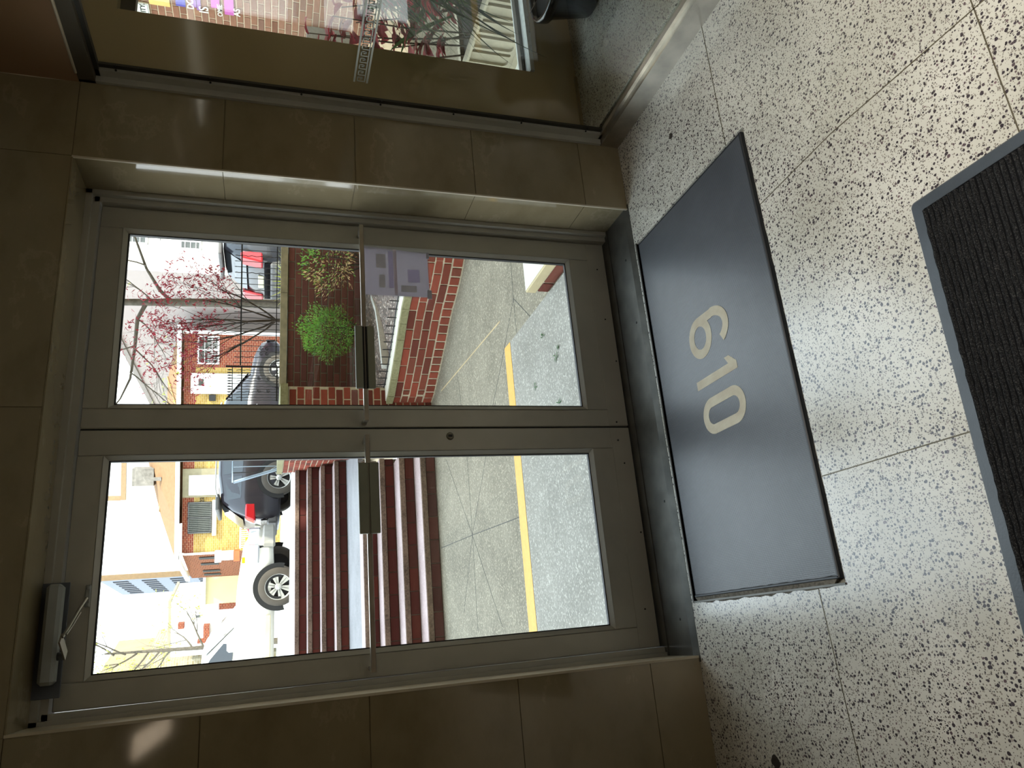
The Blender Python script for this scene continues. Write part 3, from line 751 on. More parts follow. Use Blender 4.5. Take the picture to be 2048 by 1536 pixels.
for i in range(len(ci)-1):
    a, b = Vector(ci[i]), Vector(ci[i+1]); L_ = (b-a).length; u = (-acc) % .098
    while u < L_: pts.append(a.lerp(b, u/L_)); u += .098
    acc = (acc+L_) % .098
sr = root('spiked_rail', (1.9,3.6,.37), 'low black spiked rail on the coping of the curved brick wall', 'railing')
m.build('rail', IRON, sr)
spk0 = None
for p in pts:
    if spk0 is None:
        spk0 = MB().tube([(0,0,0),(0,0,.085),(0,0,.10)], [.0055,.0055,.001], 5).build('spike', IRON, sr, (p.x-1.9,p.y-3.6,.0))
    else: copy_to(spk0, sr, (p.x,p.y,.37))
# gravel garden bed, rising to the back wall
bw0, bw1 = S(-.04,8.8), S(2.6,8.8)
bed = [tuple(p) for p in offset(cpath,.18)][::-1]
g = MB(); n = len(bed); far = [bw1.lerp(bw0, i/(n-1)) for i in range(n)]
g.add([(x,y,.335) for x,y in bed]+[(p.x,p.y,.45) for p in far], [(i,i+1,i+1+n,i+n) for i in range(n-1)])
g.add([(x,y,-.1) for x,y in bed]+[(p.x,p.y,-.1) for p in far], [(i+n,i+1+n,i+1,i) for i in range(n-1)])
bedo = struct(g.build('ground_garden_bed', SOIL))
m = MB(); rng = random.Random(8)
for k in range(1500):
    i = rng.uniform(0,n-1.001); j = int(i); f = i-j; t = rng.uniform(.02,.98)
    a = Vector((*bed[j],.335)).lerp(Vector((*bed[j+1],.335)), f); b = Vector((far[j].x,far[j].y,.45)).lerp(Vector((far[j+1].x,far[j+1].y,.45)), f)
    c = a.lerp(b, t); r_ = rng.uniform(.008,.020); an = rng.uniform(0,3)
    vs = [c+Vector((r_*math.cos(an),r_*math.sin(an),0)),c+Vector((-r_*math.sin(an),r_*.8*math.cos(an),0)),c+Vector((-r_*math.cos(an),-r_*math.sin(an),0)),c+Vector((r_*math.sin(an),-r_*.8*math.cos(an),0)),c+Vector((0,0,r_*.7))]
    m.add(vs, [(0,1,4),(1,2,4),(2,3,4),(3,0,4)])
px_ = N('pebbles',.9); oi = px_.n('TexVoronoi'); oi.inputs['Scale'].default_value = 30; px_.l(px_.coord(),oi.inputs['Vector']); sc_ = px_.n('SeparateColor'); px_.l(oi.outputs['Color'],sc_.inputs[0])
px_.col(px_.ramp(sc_.outputs[0],[(0,lin((84,70,66))),(.5,lin((150,132,122))),(1,lin((206,196,184)))]))
tag(m.build('pebbles', px_.m, bedo), None, None, None, 'stuff')
m = MB(); ed = [(2.90,5.10),(3.0,5.10),(3.04,5.02),(2.96,4.90),(2.63,4.57),(2.32,4.40),(2.06,4.30),(1.84,4.22)]
for i in range(len(ed)-1):
    a, b = Vector(ed[i]), Vector(ed[i+1]); d = (b-a).normalized(); nn = Vector((-d.y,d.x))*.028
    m.hexa([(*(a-nn),.33),(*(b-nn),.33),(*(b+nn),.33),(*(a+nn),.33),(*(a-nn),.43),(*(b-nn),.43),(*(b+nn),.43),(*(a+nn),.43)])
tag(m.build('bed_edging', PALE), 'pale curved concrete edging lying in the gravel garden bed', 'garden edging')

# pier / cheek wall beside the stairs
ck = [(1.02,4.42),(1.69,4.42),(2.03,5.6),(2.30,8.3),(1.70,8.3),(1.58,7.08)]
cwall = MB().prism(ck[:], ZT, 1.325).build('stair_wall', MORT)
struct(cwall, 'tall red brick wall with stone coping along the right of the entrance stairs')
lay(cwall, (1.02,4.42), (1.69,4.42), ZT+.0, 1.32, BRK, .0745, .215, .012)
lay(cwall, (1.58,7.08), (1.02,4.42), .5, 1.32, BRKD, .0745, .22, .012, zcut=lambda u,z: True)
lay(cwall, (1.70,8.3), (1.58,7.08), .6, 1.32, BRK, .0745, .22, .012)
MB().prism([(1.00,4.39),(1.71,4.39),(2.05,5.6),(2.32,8.32),(1.68,8.32),(1.555,7.08)], 1.328, 1.40).build('coping_stone', MOSS, cwall)
# back wall of the bed (parallel to the street)
wb0, wb1 = S(-.10,8.8), S(3.2,8.8)
bwall = MB().sbox((-.1,8.8,.2),(3.2,9.05,1.32)).build('bed_back_wall', MORTD)
struct(bwall, 'dark red brick retaining wall behind the shrubs under the iron fence')
lay(bwall, (wb0.x,wb0.y), (S(1.75,8.8).x,S(1.75,8.8).y), .43, 1.318, BRKD, .076, .195, .011)
MB().sbox((-.1,8.77,1.325),(1.0,9.08,1.40)).build('coping_stone', plain('weathered_coping',(140,130,104),.9,0,.2,.2,12,.3), bwall)
MB().sbox((1.004,8.77,1.325),(3.2,9.08,1.40)).build('coping_stone', MATS['weathered_coping'], bwall)

# small brick plinth and fluted planter at the right of the door
pl_ = MB().box((1.035,.02,ZT),(4.2,.80,.048)).build('brick_plinth', MORT); struct(pl_, 'low brick plinth with pale coping at the right of the entrance slab')
lay(pl_, (1.035,.80),(1.035,.02), ZT, .048, BRK, .074, .215, .010, True, .005)
MB().bbox((1.025,.01,.050),(4.2,.812,.110),.004).build('coping_stone', plain('white_coping',(176,162,128),.8,0,.2,.1,12), pl_)
MB().bbox((1.035,.012,.1102),(4.2,.804,.1125),.001).build('coping_top', plain('skylit_pale_stone',(206,202,188)), pl_)  # thin paler sheet laid over the top of this coping
fp = root('fluted_planter', (2.9,.4,.11), 'long fluted stone planter with dark soil outside the side window', 'planter')
STN = plain('carved_stone',(158,150,130),.8,0,.2,.12,8,.2)
m = MB(); m.box((2.43,.04,.11),(3.6,.09,.41)); m.box((2.43,.71,.11),(3.6,.76,.41)); m.box((2.43,.09,.11),(2.49,.71,.41)); m.box((3.54,.09,.11),(3.6,.71,.41)); m.box((2.49,.09,.11),(3.54,.71,.33))
m.build('trough', STN, fp)
m = MB(); slots = []; y = .06; wide = True
while y < .72:
    wd = .060 if wide else .022; slots.append((y+.016, y+.016+wd)); y += .016+wd; wide = not wide
prev = .04; zb = .165
for (a,b) in slots:
    m.box((2.412,prev,.145),(2.432,a,.41)); r_ = (b-a)/2; cyy = (a+b)/2
    arc_ = [(cyy+r_*math.cos(t), zb+r_-r_*math.sin(t)) for t in [PI*k/8 for k in range(9)]]
    m.prism([(b,.145)]+[(a,.145)]+[(a, zb+r_)]+arc_[::-1][1:-1]+[(b,zb+r_)], 2.412, 2.432, lambda u,v,z: (z,u,v)); prev = b
m.box((2.412,prev,.145),(2.432,.76,.41)); m.box((2.400,.03,.11),(2.432,.77,.145)); m.box((2.405,.03,.400),(2.46,.77,.415))
m.build('fluted_panel', STN, fp)
MB().box((2.49,.09,.33),(3.54,.71,.385)).build('soil', plain('dark_soil',(30,26,22)), fp)
co = root('coleus_clump', (2.75,.42,.38), 'wine red leafy plants growing in the fluted planter outside', 'plant')
m = MB(); rng = random.Random(31); ms = MB(); mg_ = MB()
for k in range(40):
    bx, by = rng.uniform(2.5,3.3), rng.uniform(.15,.66); h_ = rng.uniform(.35,1.05); tx, ty = bx+rng.uniform(-.22,.12), by+rng.uniform(-.12,.12)
    ms.tube([(bx,by,.38),((bx+tx)/2,(by+ty)/2+.02,.38+h_*.5),(tx,ty,.38+h_)], [.006,.005,.003], 5)
    for q in range(15):
        f = rng.uniform(.25,1); cx_, cy_, cz_ = bx+(tx-bx)*f, by+(ty-by)*f, .38+h_*f
        a = rng.uniform(0,2*PI); leaf_blade(m, (cx_,cy_,cz_), (math.cos(a),math.sin(a),rng.uniform(-.2,.7)), (0,0,1), rng.uniform(.09,.15), rng.uniform(.06,.09), .35, 4, .25)
m.build('foliage', COLE, co)['kind'] = 'stuff'; ms.build('stem', TWIG, co)
for k in range(10):
    leaf_blade(mg_, (2.75+rng.uniform(-.2,.3),.4+rng.uniform(-.2,.2),.5), (rng.uniform(-1,.3),rng.uniform(-1,.4),rng.uniform(.9,1.8)), (0,1,0), rng.uniform(.5,.8), .03, .25, 7)
mg_.build('strap_leaf', GREEN2, co)

# ---- entrance stairs up to the pavement
h_, t__, Y1, LAND, eb = .156, .3315, 4.41, 1.673, .055
stairs = MB(); y = Y1; z = ZT; rows = []
for k in range(8):
    rows.append((y, z)); y += (LAND if k == 3 else t__); z += h_
m = MB(); XR = [1.02,1.05,1.1,1.15,1.56,1.58,1.63,1.68]
for k,(yy,zz) in enumerate(rows): m.box((-3.2,yy+.02,zz-.4),(XR[k],yy+(LAND if k == 3 else t__)+.1,zz+h_-eb))
st_ = struct(m.build('entrance_stairs', MORTD), 'two flights of brick steps with pink granite treads rising to the pavement')
for k,(yy,zz) in enumerate(rows):
    lay(st_, (-1.9,yy+.02), (XR[k],yy+.02), zz+.002, zz+h_-eb-.002, BRKR, h_-eb-.004, .225, .008, False, .012, row0=k)
    if k == 3: d_ = LAND
    else: d_ = t__
    TR = m_speckle('tread_edge',(70,58,50),(140,120,106),.8,80) if k == 0 else bpy.data.materials['tread_edge']
    # granite tread with a darker front edge
    MB().bbox((-3.2,yy-.008,zz+h_-eb),(XR[k],yy+.012,zz+h_-.002),.003).build('tread_edge', TR, st_)
    if k == 3:
        MB().box((-3.2,yy+.012,zz+h_-eb),(XR[k]-.1,yy+.30,zz+h_)).build('tread', PINK, st_)
        MB().box((-3.2,yy+.304,zz+h_-eb),(1.6,yy+d_+.02,zz+h_-.001)).build('landing', m_speckle('landing_slab',(118,117,118),(148,146,148),.8,80), st_)
    elif k < 7: MB().box((-3.2,yy+.010,zz+h_-eb),(XR[k],yy+d_+.02,zz+h_)).build('tread', PINK, st_)
    else: MB().box((-3.2,yy+.010,zz+h_-eb),(XR[k],yy+.36,zz+h_)).build('tread', PINK, st_)
ZS = ZT+8*h_    # pavement level
# pavement, kerb, road, far side
g = MB(); a = [(-9,8.42),(1.72,8.42),(2.2,8.42)]; 
pave = [(-12,8.40),(2.25,8.40)]+[(S(.12,9.06).x,S(.12,9.06).y),(S(9,9.06).x,S(9,9.06).y),(S(14,13.6).x,S(14,13.6).y),(S(-12,13.6).x,S(-12,13.6).y)]
g.prism(pave, ZS-.5, ZS-.004)
pv = struct(g.build('pavement', m_speckle('pavement_concrete',(168,168,164),(196,196,190),.85,50)))
MB().sbox((-30,13.6,.4),(20,13.78,ZS-.01)).build('kerb', PALE, pv)
struct(MB().sbox((-40,13.7,.3),(40,29,.93)).build('road', ROADM))
struct(MB().sbox((-40,29,.3),(40,80,1.05)).build('ground_far_side', PALE))
struct(MB().sbox((3.21,8.8,.2),(3.6,9.06,1.32)).build('boundary_wall', MORTD))

# ---- brick wing at the right with signs (seen through the side window)
bw = MB().box((6.2,.0,-.2),(7.4,9.5,9)).build('brick_wing', plain('light_mortar',(206,186,160),.9,0,.1,.1,20)); struct(bw, 'red brick wing of the building with signs, beyond the side window')
BRW = m_brick('weathered_brick', ((140,96,76),(166,116,92),(176,128,104),(150,112,96),(190,140,110)))
lay(bw, (6.2,6.6),(6.2,3.0), .40, 3.75, BRW, .0765, .22, .011)
def text(name, s_, size, mat, parent, loc, rot, ext=.001):
    c = bpy.data.curves.new(name, 'FONT'); c.body = s_; c.size = size; c.extrude = ext; c.offset = size*.012
    o = bpy.data.objects.new(name, c); COL.objects.link(o)
    dg = bpy.context.evaluated_depsgraph_get(); me = bpy.data.meshes.new_from_object(o.evaluated_get(dg))
    bpy.data.objects.remove(o); me.materials.clear(); me.materials.append(mat)
    k = bpy.data.objects.new(name, me); COL.objects.link(k); k.parent = parent; k.location = Vector(loc)-parent_off(parent); k.rotation_euler = rot; return k
BLK = plain('sign_black',(30,30,30),.6,0,.3,0)
WF = (PI/2,0,-PI/2)      # facing -X
s1 = MB().bbox((6.165,4.41,2.845),(6.19,4.95,3.10),.003).build('sign_board', plain('sign_white',(232,232,220),.6,0,.3,0), None)
tag(s1, 'white metal sign with black lettering on the brick wing, uppermost of the signs', 'sign')
text('lettering', 'ING', .075, BLK, s1, (6.162,4.515,2.99), WF); text('lettering', 'ITY.', .075, BLK, s1, (6.162,4.535,2.885), WF)
m = MB()
for a_,b_ in (((4.42,2.855),(4.94,2.859)),((4.42,3.086),(4.94,3.09)),((4.42,2.855),(4.424,3.09))): m.box((6.1635,a_[0],a_[1]),(6.1655,b_[0],b_[1]))
m.build('border', BLK, s1)
s2 = MB().bbox((6.17,4.0,2.62),(6.19,4.41,2.835),.002).build('yellow_notice', plain('notice_yellow',(232,196,116),.7,0,.3,.06,20), None)
tag(s2, 'yellow paper notice on the brick wing, below the white sign', 'notice')
s3 = root('lettered_reflection', (6.175,4.1,2.2), 'purple and magenta lettered poster shapes on the brick wing', 'reflection')  # reflected graphics, built as coloured panels and letters on the wall
BLU = plain('reflection_blue',(96,88,176),.6,0,.3,.05); PUR = plain('reflection_purple',(160,116,176),.6,0,.3,.05); MAG = plain('reflection_magenta',(206,104,182),.6,0,.3,.05)
for (y0,y1,z0,z1,c) in ((4.0,4.385,2.46,2.56,BLU),(3.9,4.37,2.34,2.40,PUR),(3.9,4.40,2.30,2.345,PUR),(3.9,4.33,2.10,2.19,MAG),(3.9,4.40,1.95,2.05,MAG)):
    MB().box((6.183,y0,z0),(6.193,y1,z1)).build('colour_panel', c, s3)
PW = plain('reflection_white',(244,238,226),.6,0,.3,0)
for (s_,y_,z_,sz) in (('DO',4.40,2.375,.10),('IS',4.43,2.225,.14),('OMIE',4.44,2.075,.075),('AS',4.40,1.885,.10)):
    text('lettering', s_, sz, PW, s3, (6.180,y_,z_), WF)

# ---- iron fence on the back wall
fn = root('iron_fence', tuple(S(.7,8.92,1.40)), 'black iron picket fence on the coping behind the shrubs', 'fence', None, 0)
def sb(m, a, b): m.sbox(a, b)
m = MB(); m.sbox((.17,8.905,1.815),(2.6,8.92,1.83)); m.sbox((.17,8.905,1.435),(2.6,8.92,1.445)); m.build('rail', IRON, fn)
s_ = .20; k = 0
while s_ < 1.95:
    m = MB()
    if k % 3 == 1:
        m.tube([S(s_+.004*math.sin(q*1.6),8.912+.004*math.cos(q*1.6),1.41+.47*q/20) for q in range(21)], .0045, 4)
    else: m.tube([S(s_,8.912,1.40),S(s_,8.912,1.88)], .004, 5)
    m.tube([S(s_,8.912,1.88),S(s_,8.912,1.90)], [.007,.001], 5)
    m.build('picket', IRON, fn); s_ += .064; k += 1
fg = root('iron_gate_panel', tuple(S(-.03,8.86,1.40)), 'taller black iron panel of close spiked pickets with scrolls on the corner pier', 'fence')
m = MB(); m.sbox((-.235,8.84,1.42),(.155,8.865,1.435)); m.sbox((-.235,8.84,1.80),(.155,8.865,1.812)); m.sbox((-.235,8.84,1.90),(.155,8.865,1.908)); m.sbox((.145,8.83,1.40),(.165,8.87,1.975)); m.build('rail', IRON, fg)
s_ = -.225; k = 0
while s_ < .14:
    m = MB()
    tt = 8.852
    if k % 2: m.tube([S(s_+.0035*math.sin(q*1.5),tt+.0035*math.cos(q*1.5),1.41+.45*q/24) for q in range(25)], .004, 4)
    else: m.tube([S(s_,tt,1.41),S(s_,tt,1.93)], .0045, 5)
    m.tube([S(s_,tt,1.90),S(s_,tt,1.94),S(s_,tt,1.965)], [.004,.009,.001], 6)
    m.build('picket', IRON, fg); s_ += .031; k += 1
for sc_,zc_ in ((-.12,1.62),(-.12,1.52),(.02,1.62),(.02,1.52),(.30,1.60),(.36,1.60),(.30,1.54),(.36,1.54)):
    MB().tube([S(sc_+(.022-.0007*q)*math.cos(q*.45),8.84,zc_+(.022-.0007*q)*math.sin(q*.45)) for q in range(26)], .0035, 4).build('scroll', IRON, fg)
# ---- stair railing at the top
rl = root('stair_railing', tuple(S(-1.25,11.2,ZS)), 'pale blue-grey steel handrail at the top right of the stairs', 'railing')
RAILM = plain('painted_rail',(150,168,186),.4,.2,.5,.05)
m = MB(); m.tube([S(-1.0,11.2,1.995),S(-1.46,11.2,2.0),S(-1.44,11.15,1.98)], .010, 6); m.build('top_rail', RAILM, rl)
m = MB(); m.tube([S(-1.455,11.2,1.985),S(-1.23,11.16,1.22),S(-1.10,11.15,1.16)], .022, 8); m.build('end_rail', RAILM, rl)
for sx,c in ((-1.02,IRON),(-1.12,IRON),(-1.235,RAILM),(-1.32,IRON)):
    MB().tube([S(sx,11.2,1.99),S(sx,11.2,1.30)], .007, 5).build('baluster', c, rl)
m = MB(); m.tube([S(-1.00,11.2,1.36),S(-1.28,11.2,1.36)], .007, 5); m.build('bottom_rail', RAILM, rl)
m = MB(); m.tube([S(-1.20,11.17,ZS-.01),S(-1.20,11.17,1.3)], .018, 8); m.build('post', RAILM, rl)

# ---- shrubs
def shrub(name, c, rads, label, mats, n, lf, stems, seed, squash=None):
    r = root(name, tuple(c), label, 'shrub'); rng = random.Random(seed); ms = MB()
    mm = [MB() for _ in mats]
    for k in range(n):
        while True:
            v = Vector((rng.uniform(-1,1),rng.uniform(-1,1),rng.uniform(-1,1)))
            if .55 < v.length < 1: break
        lump = 1+.22*math.sin(v.x*5+seed)*math.cos(v.z*6+seed)+rng.uniform(-.08,.12)
        p = Vector(c)+Vector((v.x*rads[0]*lump, v.y*rads[1], v.z*rads[2]*lump+rads[3]))
        kk = rng.randrange(len(mats)) if not squash else squash(v, rng)
        d = v+Vector((rng.uniform(-.6,.6),rng.uniform(-.6,.6),rng.uniform(0,.9)))
        leaf_blade(mm[kk], p, d, (rng.uniform(-.4,.4),rng.uniform(-.4,.4),1), lf*rng.uniform(.7,1.4), lf*.42, .1, 2, .2)
    for a,mt_ in zip(mm, mats):
        if a.v: a.build('foliage', mt_, r)['kind'] = 'stuff'
    for q in stems: ms.tube([Vector(c), Vector(c)+Vector(q)*.55+Vector((.02,0,.02)), Vector(c)+Vector(q)], [.012,.008,.004], 5)
    ms.build('stem', TWIG, r); return r
p = S(.55,8.42,.44)
shrub('round_shrub', p, (.31,.25,.29,.46), 'round bright green shrub before the brick back wall, nearer the stairs', [GREEN,GREEN,m_leaf('mid_green_leaf',(60,116,42),(120,176,76),.4)], 3600, .026, [(.1,.05,.4),(-.12,.03,.42),(.02,-.08,.5),(.2,0,.35)], 41)
p = S(1.33,8.42,.44)
shrub('sparse_shrub', p, (.38,.24,.30,.46), 'sparse green and tan shrub with bare stems before the back wall, by the door edge', [GREEN,TAN,GREEN2], 900, .036, [(.2,.05,.5),(-.22,.03,.42),(.02,-.08,.6),(.3,0,.45),(-.1,0,.55)], 43,
      lambda v,rng: 1 if (v.x+v.z*.6 < .1 and rng.random() < .7) else (0 if rng.random() < .8 else 2))
p = S(1.22,9.42,1.145)
gy = root('yellow_grass', tuple(p), 'yellow-green spiky plant behind the coping under the fence', 'plant'); m = MB(); rng = random.Random(5)
for k in range(170):
    a = rng.uniform(0,2*PI); leaf_blade(m, (p.x+rng.uniform(-.08,.08),p.y+rng.uniform(-.05,.05),p.z), (math.cos(a)*.8,math.sin(a)*.5,rng.uniform(.5,1.3)), (0,0,1), rng.uniform(.28,.52), .016, rng.uniform(.1,.6), 5)
m.build('blade', YELG, gy)['kind'] = 'stuff'

# ---- trees
def branch(m, tips, p, d, L, r, depth, rng, spread=.55, up=.12, seg=5):
    pts = [Vector(p)]; rs = [r]; d = Vector(d).normalized()
    for i in range(seg):
        d = (d+Vector((rng.uniform(-1,1),rng.uniform(-1,1),rng.uniform(-1,1)))*.16+Vector((0,0,up*.3))).normalized()
        pts.append(pts[-1]+d*L/seg); rs.append(r*(1-.65*(i+1)/seg))
        if depth > 0 and i >= 1:
            for _ in range(1 if i % 2 else 2):
                dd = (d+Vector((rng.uniform(-1,1),rng.uniform(-1,1),rng.uniform(-.6,1)))*spread*1.6).normalized()
                branch(m, tips, pts[-1], dd, L*rng.uniform(.45,.7), rs[-1]*.6, depth-1, rng, spread, up, 4)
    m.tube(pts, rs, 5 if r < .02 else 8)
    tips += pts[-3:]
def leaves(tips, mat, parent, n, size, rng, name='foliage', droop=.2, spreadr=.05):
    m = MB()
    for k in range(n):
        p = rng.choice(tips)+Vector((rng.gauss(0,spreadr),rng.gauss(0,spreadr),rng.gauss(0,spreadr)))
        for q in range(3):
            a = rng.uniform(0,2*PI); leaf_blade(m, p, (math.cos(a),math.sin(a),rng.uniform(-.8,.5)), (0,0,1), size*rng.uniform(.7,1.2), size*.32, droop, 2, .1)
    m.build(name, mat, parent)['kind'] = 'stuff'
# red maple behind the coping
rng = random.Random(12); base = S(.74,9.5,1.14)
mp = root('red_maple', tuple(base), 'young japanese maple with dark red leaves behind the coping', 'tree')
m = MB(); tips = []
m.tube([base, base+Vector((0,0,.25)), base+US*.0+Vector((0,0,.36))], [.03,.024,.022], 8)
b0 = base+Vector((0,0,.30))
main = [((b0, US*.42+Vector((0,0,.95)), .85)),((b0, US*.05+Vector((0,0,1)), .9)),((b0, US*-.42+Vector((0,0,.75)), 1.05)),((b0, US*-.75+FS*.2+Vector((0,0,.8)), .95)),((b0, US*.75+FS*.1+Vector((0,0,.8)), .75)),((b0, US*-.1+FS*-.25+Vector((0,0,.9)), 1.0))]
for p_,d_,L_ in main: branch(m, tips, p_, d_, L_, .013, 2, rng, .42, .2, 6)
m.build('trunk', TWIG, mp); leaves(tips, MAPLE, mp, 1300, .052, rng, spreadr=.05)
# street tree
rng = random.Random(23); base = S(1.22,12.3,ZS-.01)
tr = root('street_tree', tuple(base), 'bare grey street tree with a few yellow buds on the pavement', 'tree')
m = MB(); tips = []
trunk = [base, S(1.2,12.3,2.2), S(1.17,12.3,3.0), S(1.14,12.3,3.7), S(1.1,12.3,4.6), S(1.05,12.3,5.6)]
m.tube(trunk, [.075,.068,.060,.050,.04,.03], 10)
m.build('trunk', BARK, tr); m = MB()
m.tube([S(1.18,12.3,2.95),S(1.35,12.28,3.12),S(1.66,12.25,3.30),S(2.1,12.2,3.45),S(2.5,12.15,3.7)], [.03,.026,.02,.015,.01], 7)
m.tube([S(1.15,12.3,3.30),S(.90,12.3,3.42),S(.45,12.28,3.45),S(0,12.25,3.5),S(-.3,12.2,3.62),S(-.7,12.2,3.9)], [.034,.030,.024,.018,.012,.008], 7)
for p_,d_,L_ in ((S(1.7,12.2,3.3),US*.3+Vector((0,0,1)),.8),(S(2.1,12.2,3.45),US+Vector((0,0,.7)),.6),(S(.9,12.3,3.42),US*-.4+Vector((0,0,-.6)),.7),(S(.45,12.3,3.45),US*-.6+Vector((0,0,-.55)),.9),
                 (S(.5,12.3,3.45),US*-.3+Vector((0,0,1)),.8),(S(.1,12.2,3.5),US*-.5+Vector((0,0,-.9)),.8),(S(1.15,12.3,3.6),US*.6+Vector((0,0,.6)),.9),(S(1.13,12.3,3.9),US*-.6+Vector((0,0,.5)),.9),(S(1.16,12.3,3.2),US*.5+Vector((0,0,.4)),.7)):
    branch(m, tips, p_, d_, L_, .012, 2, rng, .5, .05, 6)
m.build('branches', BARK, tr); leaves(tips, YELG, tr, 170, .055, rng, spreadr=.03)
# yellow-leaved tree far left
rng = random.Random(77); base = S(-13.3,39.5,.95)
t3 = root('yellow_leaved_tree', tuple(base), 'light yellow-green leafy tree at the far left of the street', 'tree')
m = MB(); tips = []; m.tube([base, base+Vector((0,0,4))], [.16,.10], 8)
for k in range(9):
    a = k*.7; branch(m, tips, base+Vector((0,0,3.6+.5*k)), (math.cos(a),math.sin(a),.6), 2.0, .05, 2, rng, .5, .1)
m.tube([base+Vector((0,0,4)), base+Vector((.1,0,8))], [.10,.04], 8)
m.build('trunk', BARK, t3); leaves(tips, YELG, t3, 420, .20, rng, spreadr=.15)

# ---- vehicles
CARDK = N('dark_grey_car_paint', .25, 0, .4, lin((38,34,40))); CARDK.p.inputs['Coat Weight'].default_value = .35; CARDK = CARDK.m
CARBK = N('black_car_paint', .25, 0, .4, lin((26,28,34))); CARBK.p.inputs['Coat Weight'].default_value = .4; CARBK = CARBK.m
CARWH = N('white_car_paint', .25, 0, .5, lin((236,234,224))); CARWH = CARWH.m
CGL = plain('dark_car_glass',(24,28,32),.05,0,.8,0); REDL = plain('red_tail_lens',(190,18,28),.15,0,.6,0); CLR = plain('clear_lens',(190,192,196),.1,.2,.8,0)
TYRE = plain('tyre_rubber',(74,68,60),.8); RIM = plain('alloy_rim',(196,196,190),.3,.6,.5,0); TRIMC = plain('grey_cladding',(92,90,88),.7)
AMB = plain('amber_lens',(250,190,20),.3,0,.5,0)
def wheel(parent, x, y, r, wd, side, spokes=5):
    w_ = bpy.data.objects.new('wheel', MB().lathe([(r*.66,-wd/2),(r*.93,-wd/2),(r,-wd*.32),(r,wd*.32),(r*.93,wd/2),(r*.66,wd/2)],(0,0,0),36,'y').build('tmp', TYRE).data)
    COL.objects.link(w_); w_.parent = parent; w_.location = (x,y,r); bpy.data.objects.remove(bpy.data.objects['tmp'])
    m = MB(); yo = side*wd*.42
    m.lathe([(r*.70,yo-.015*side),(r*.70,yo),(r*.64,yo),(r*.60,yo-.03*side)], (0,0,0), 32, 'y')
    for k in range(spokes):
        a = 2*PI*k/spokes+.3; c, s_ = math.cos(a), math.sin(a)
        for off in (-.055,.055):
            q = [(r*.10,-r*.06+off*0),(r*.64,-r*.09+off*r*1.6),(r*.64,r*.09+off*r*1.6),(r*.10,r*.06)]
            m.add([(u*c-v*s_, yo-.012*side, u*s_+v*c) for u,v in q]+[(u*c-v*s_, yo-.03*side, u*s_+v*c) for u,v in q], [(0,1,2,3),(4,7,6,5),(0,4,5,1),(2,6,7,3),(1,5,6,2)])
    m.lathe([(0,yo),(r*.15,yo),(r*.17,yo-.02*side)], (0,0,0), 16, 'y')
    o = m.build('rim', RIM, None); o.parent = w_
    o = MB().lathe([(0,yo-.06*side),(r*.64,yo-.06*side)], (0,0,0), 24, 'y').build('brake_shadow', GASK, None); o.parent = w_
    return w_
def car(name, label, loc, rz, st, W, mat, wr, wxs, wins, rearglass=None, ws=None, spokes=5):
    r = root(name, loc, label, 'car', None, rz)
    def ring(x, zs, zb, zr, wr_, ww):
        h = [(ww*.86,zs),(ww*.97,zs+.08),(ww,zs+.25),(ww,zb-.12),(ww*.975,zb),(wr_,zr-.07),(wr_*.86,zr-.01),(wr_*.4,zr+.012)]
        return [(x,-a,b) for a,b in h]+[(x,a,b) for a,b in h[::-1]]
    rings = [ring(*q) for q in st]
    MB().loft([[Vector(p) for p in g_] for g_ in rings]).build('body', mat, r, (0,0,0))
    def at(x):
        for a,b in zip(st[:-1], st[1:]):
            if a[0] <= x <= b[0]: f = (x-a[0])/(b[0]-a[0]); return [a[i]+(b[i]-a[i])*f for i in range(6)]
        return list(st[-1])
    def spt(x, f, side, off=.008):
        _,zs,zb,zr,wr_,ww = at(x); y = ww*.975+(wr_-ww*.975)*f; z = zb+(zr-.07-zb)*f
        return (x, side*(y+off), z)
    for side in (-1,1):
        for (x0,x1,f0,f1) in wins:
            m = MB(); n = 6; vs = []
            for i in range(n+1):
                x = x0+(x1-x0)*i/n; vs += [spt(x,f0,side), spt(x,f1,side)]
            m.add(vs, [(2*i,2*i+2,2*i+3,2*i+1) for i in range(n)], True); m.build('side_window', CGL, r, (0,0,0))
        for wx in wxs:
            m = MB(); n = 20; ww = W; R1, R0 = wr*1.22, wr*.5
            vs = []
            for i in range(n+1):
                a = -.25+(PI+.5)*i/n; vs += [(wx+R1*math.cos(a), side*(ww+.006), wr+R1*math.sin(a)), (wx+R0*math.cos(a), side*(ww+.004), wr+R0*math.sin(a))]
            m.add(vs, [(2*i,2*i+2,2*i+3,2*i+1) for i in range(n)]); m.build('wheel_arch', GASK, r, (0,0,0))
            wheel(r, wx, side*(W-.07), wr, .20, side, spokes)
    if rearglass: MB().add(rearglass, [(0,1,2,3)]).build('rear_window', CGL, r, (0,0,0))
    if ws: MB().add(ws, [(0,1,2,3)]).build('windscreen', CGL, r, (0,0,0))
    return r, at
suvst = [(-2.30,.50,.62,.74,.70,.80),(-2.26,.42,.86,.95,.76,.86),(-2.20,.36,1.0,1.08,.74,.90),(-2.02,.34,1.10,1.36,.66,.92),(-1.80,.33,1.12,1.58,.62,.93),(-1.2,.32,1.09,1.665,.61,.93),(0,.30,1.05,1.68,.62,.93),(.55,.30,1.02,1.60,.61,.93),(.95,.30,1.0,1.30,.66,.93),(1.20,.31,.98,1.06,.78,.93),(1.65,.34,.92,.98,.74,.91),(1.92,.38,.80,.88,.70,.86),(2.05,.45,.62,.70,.6,.76)]
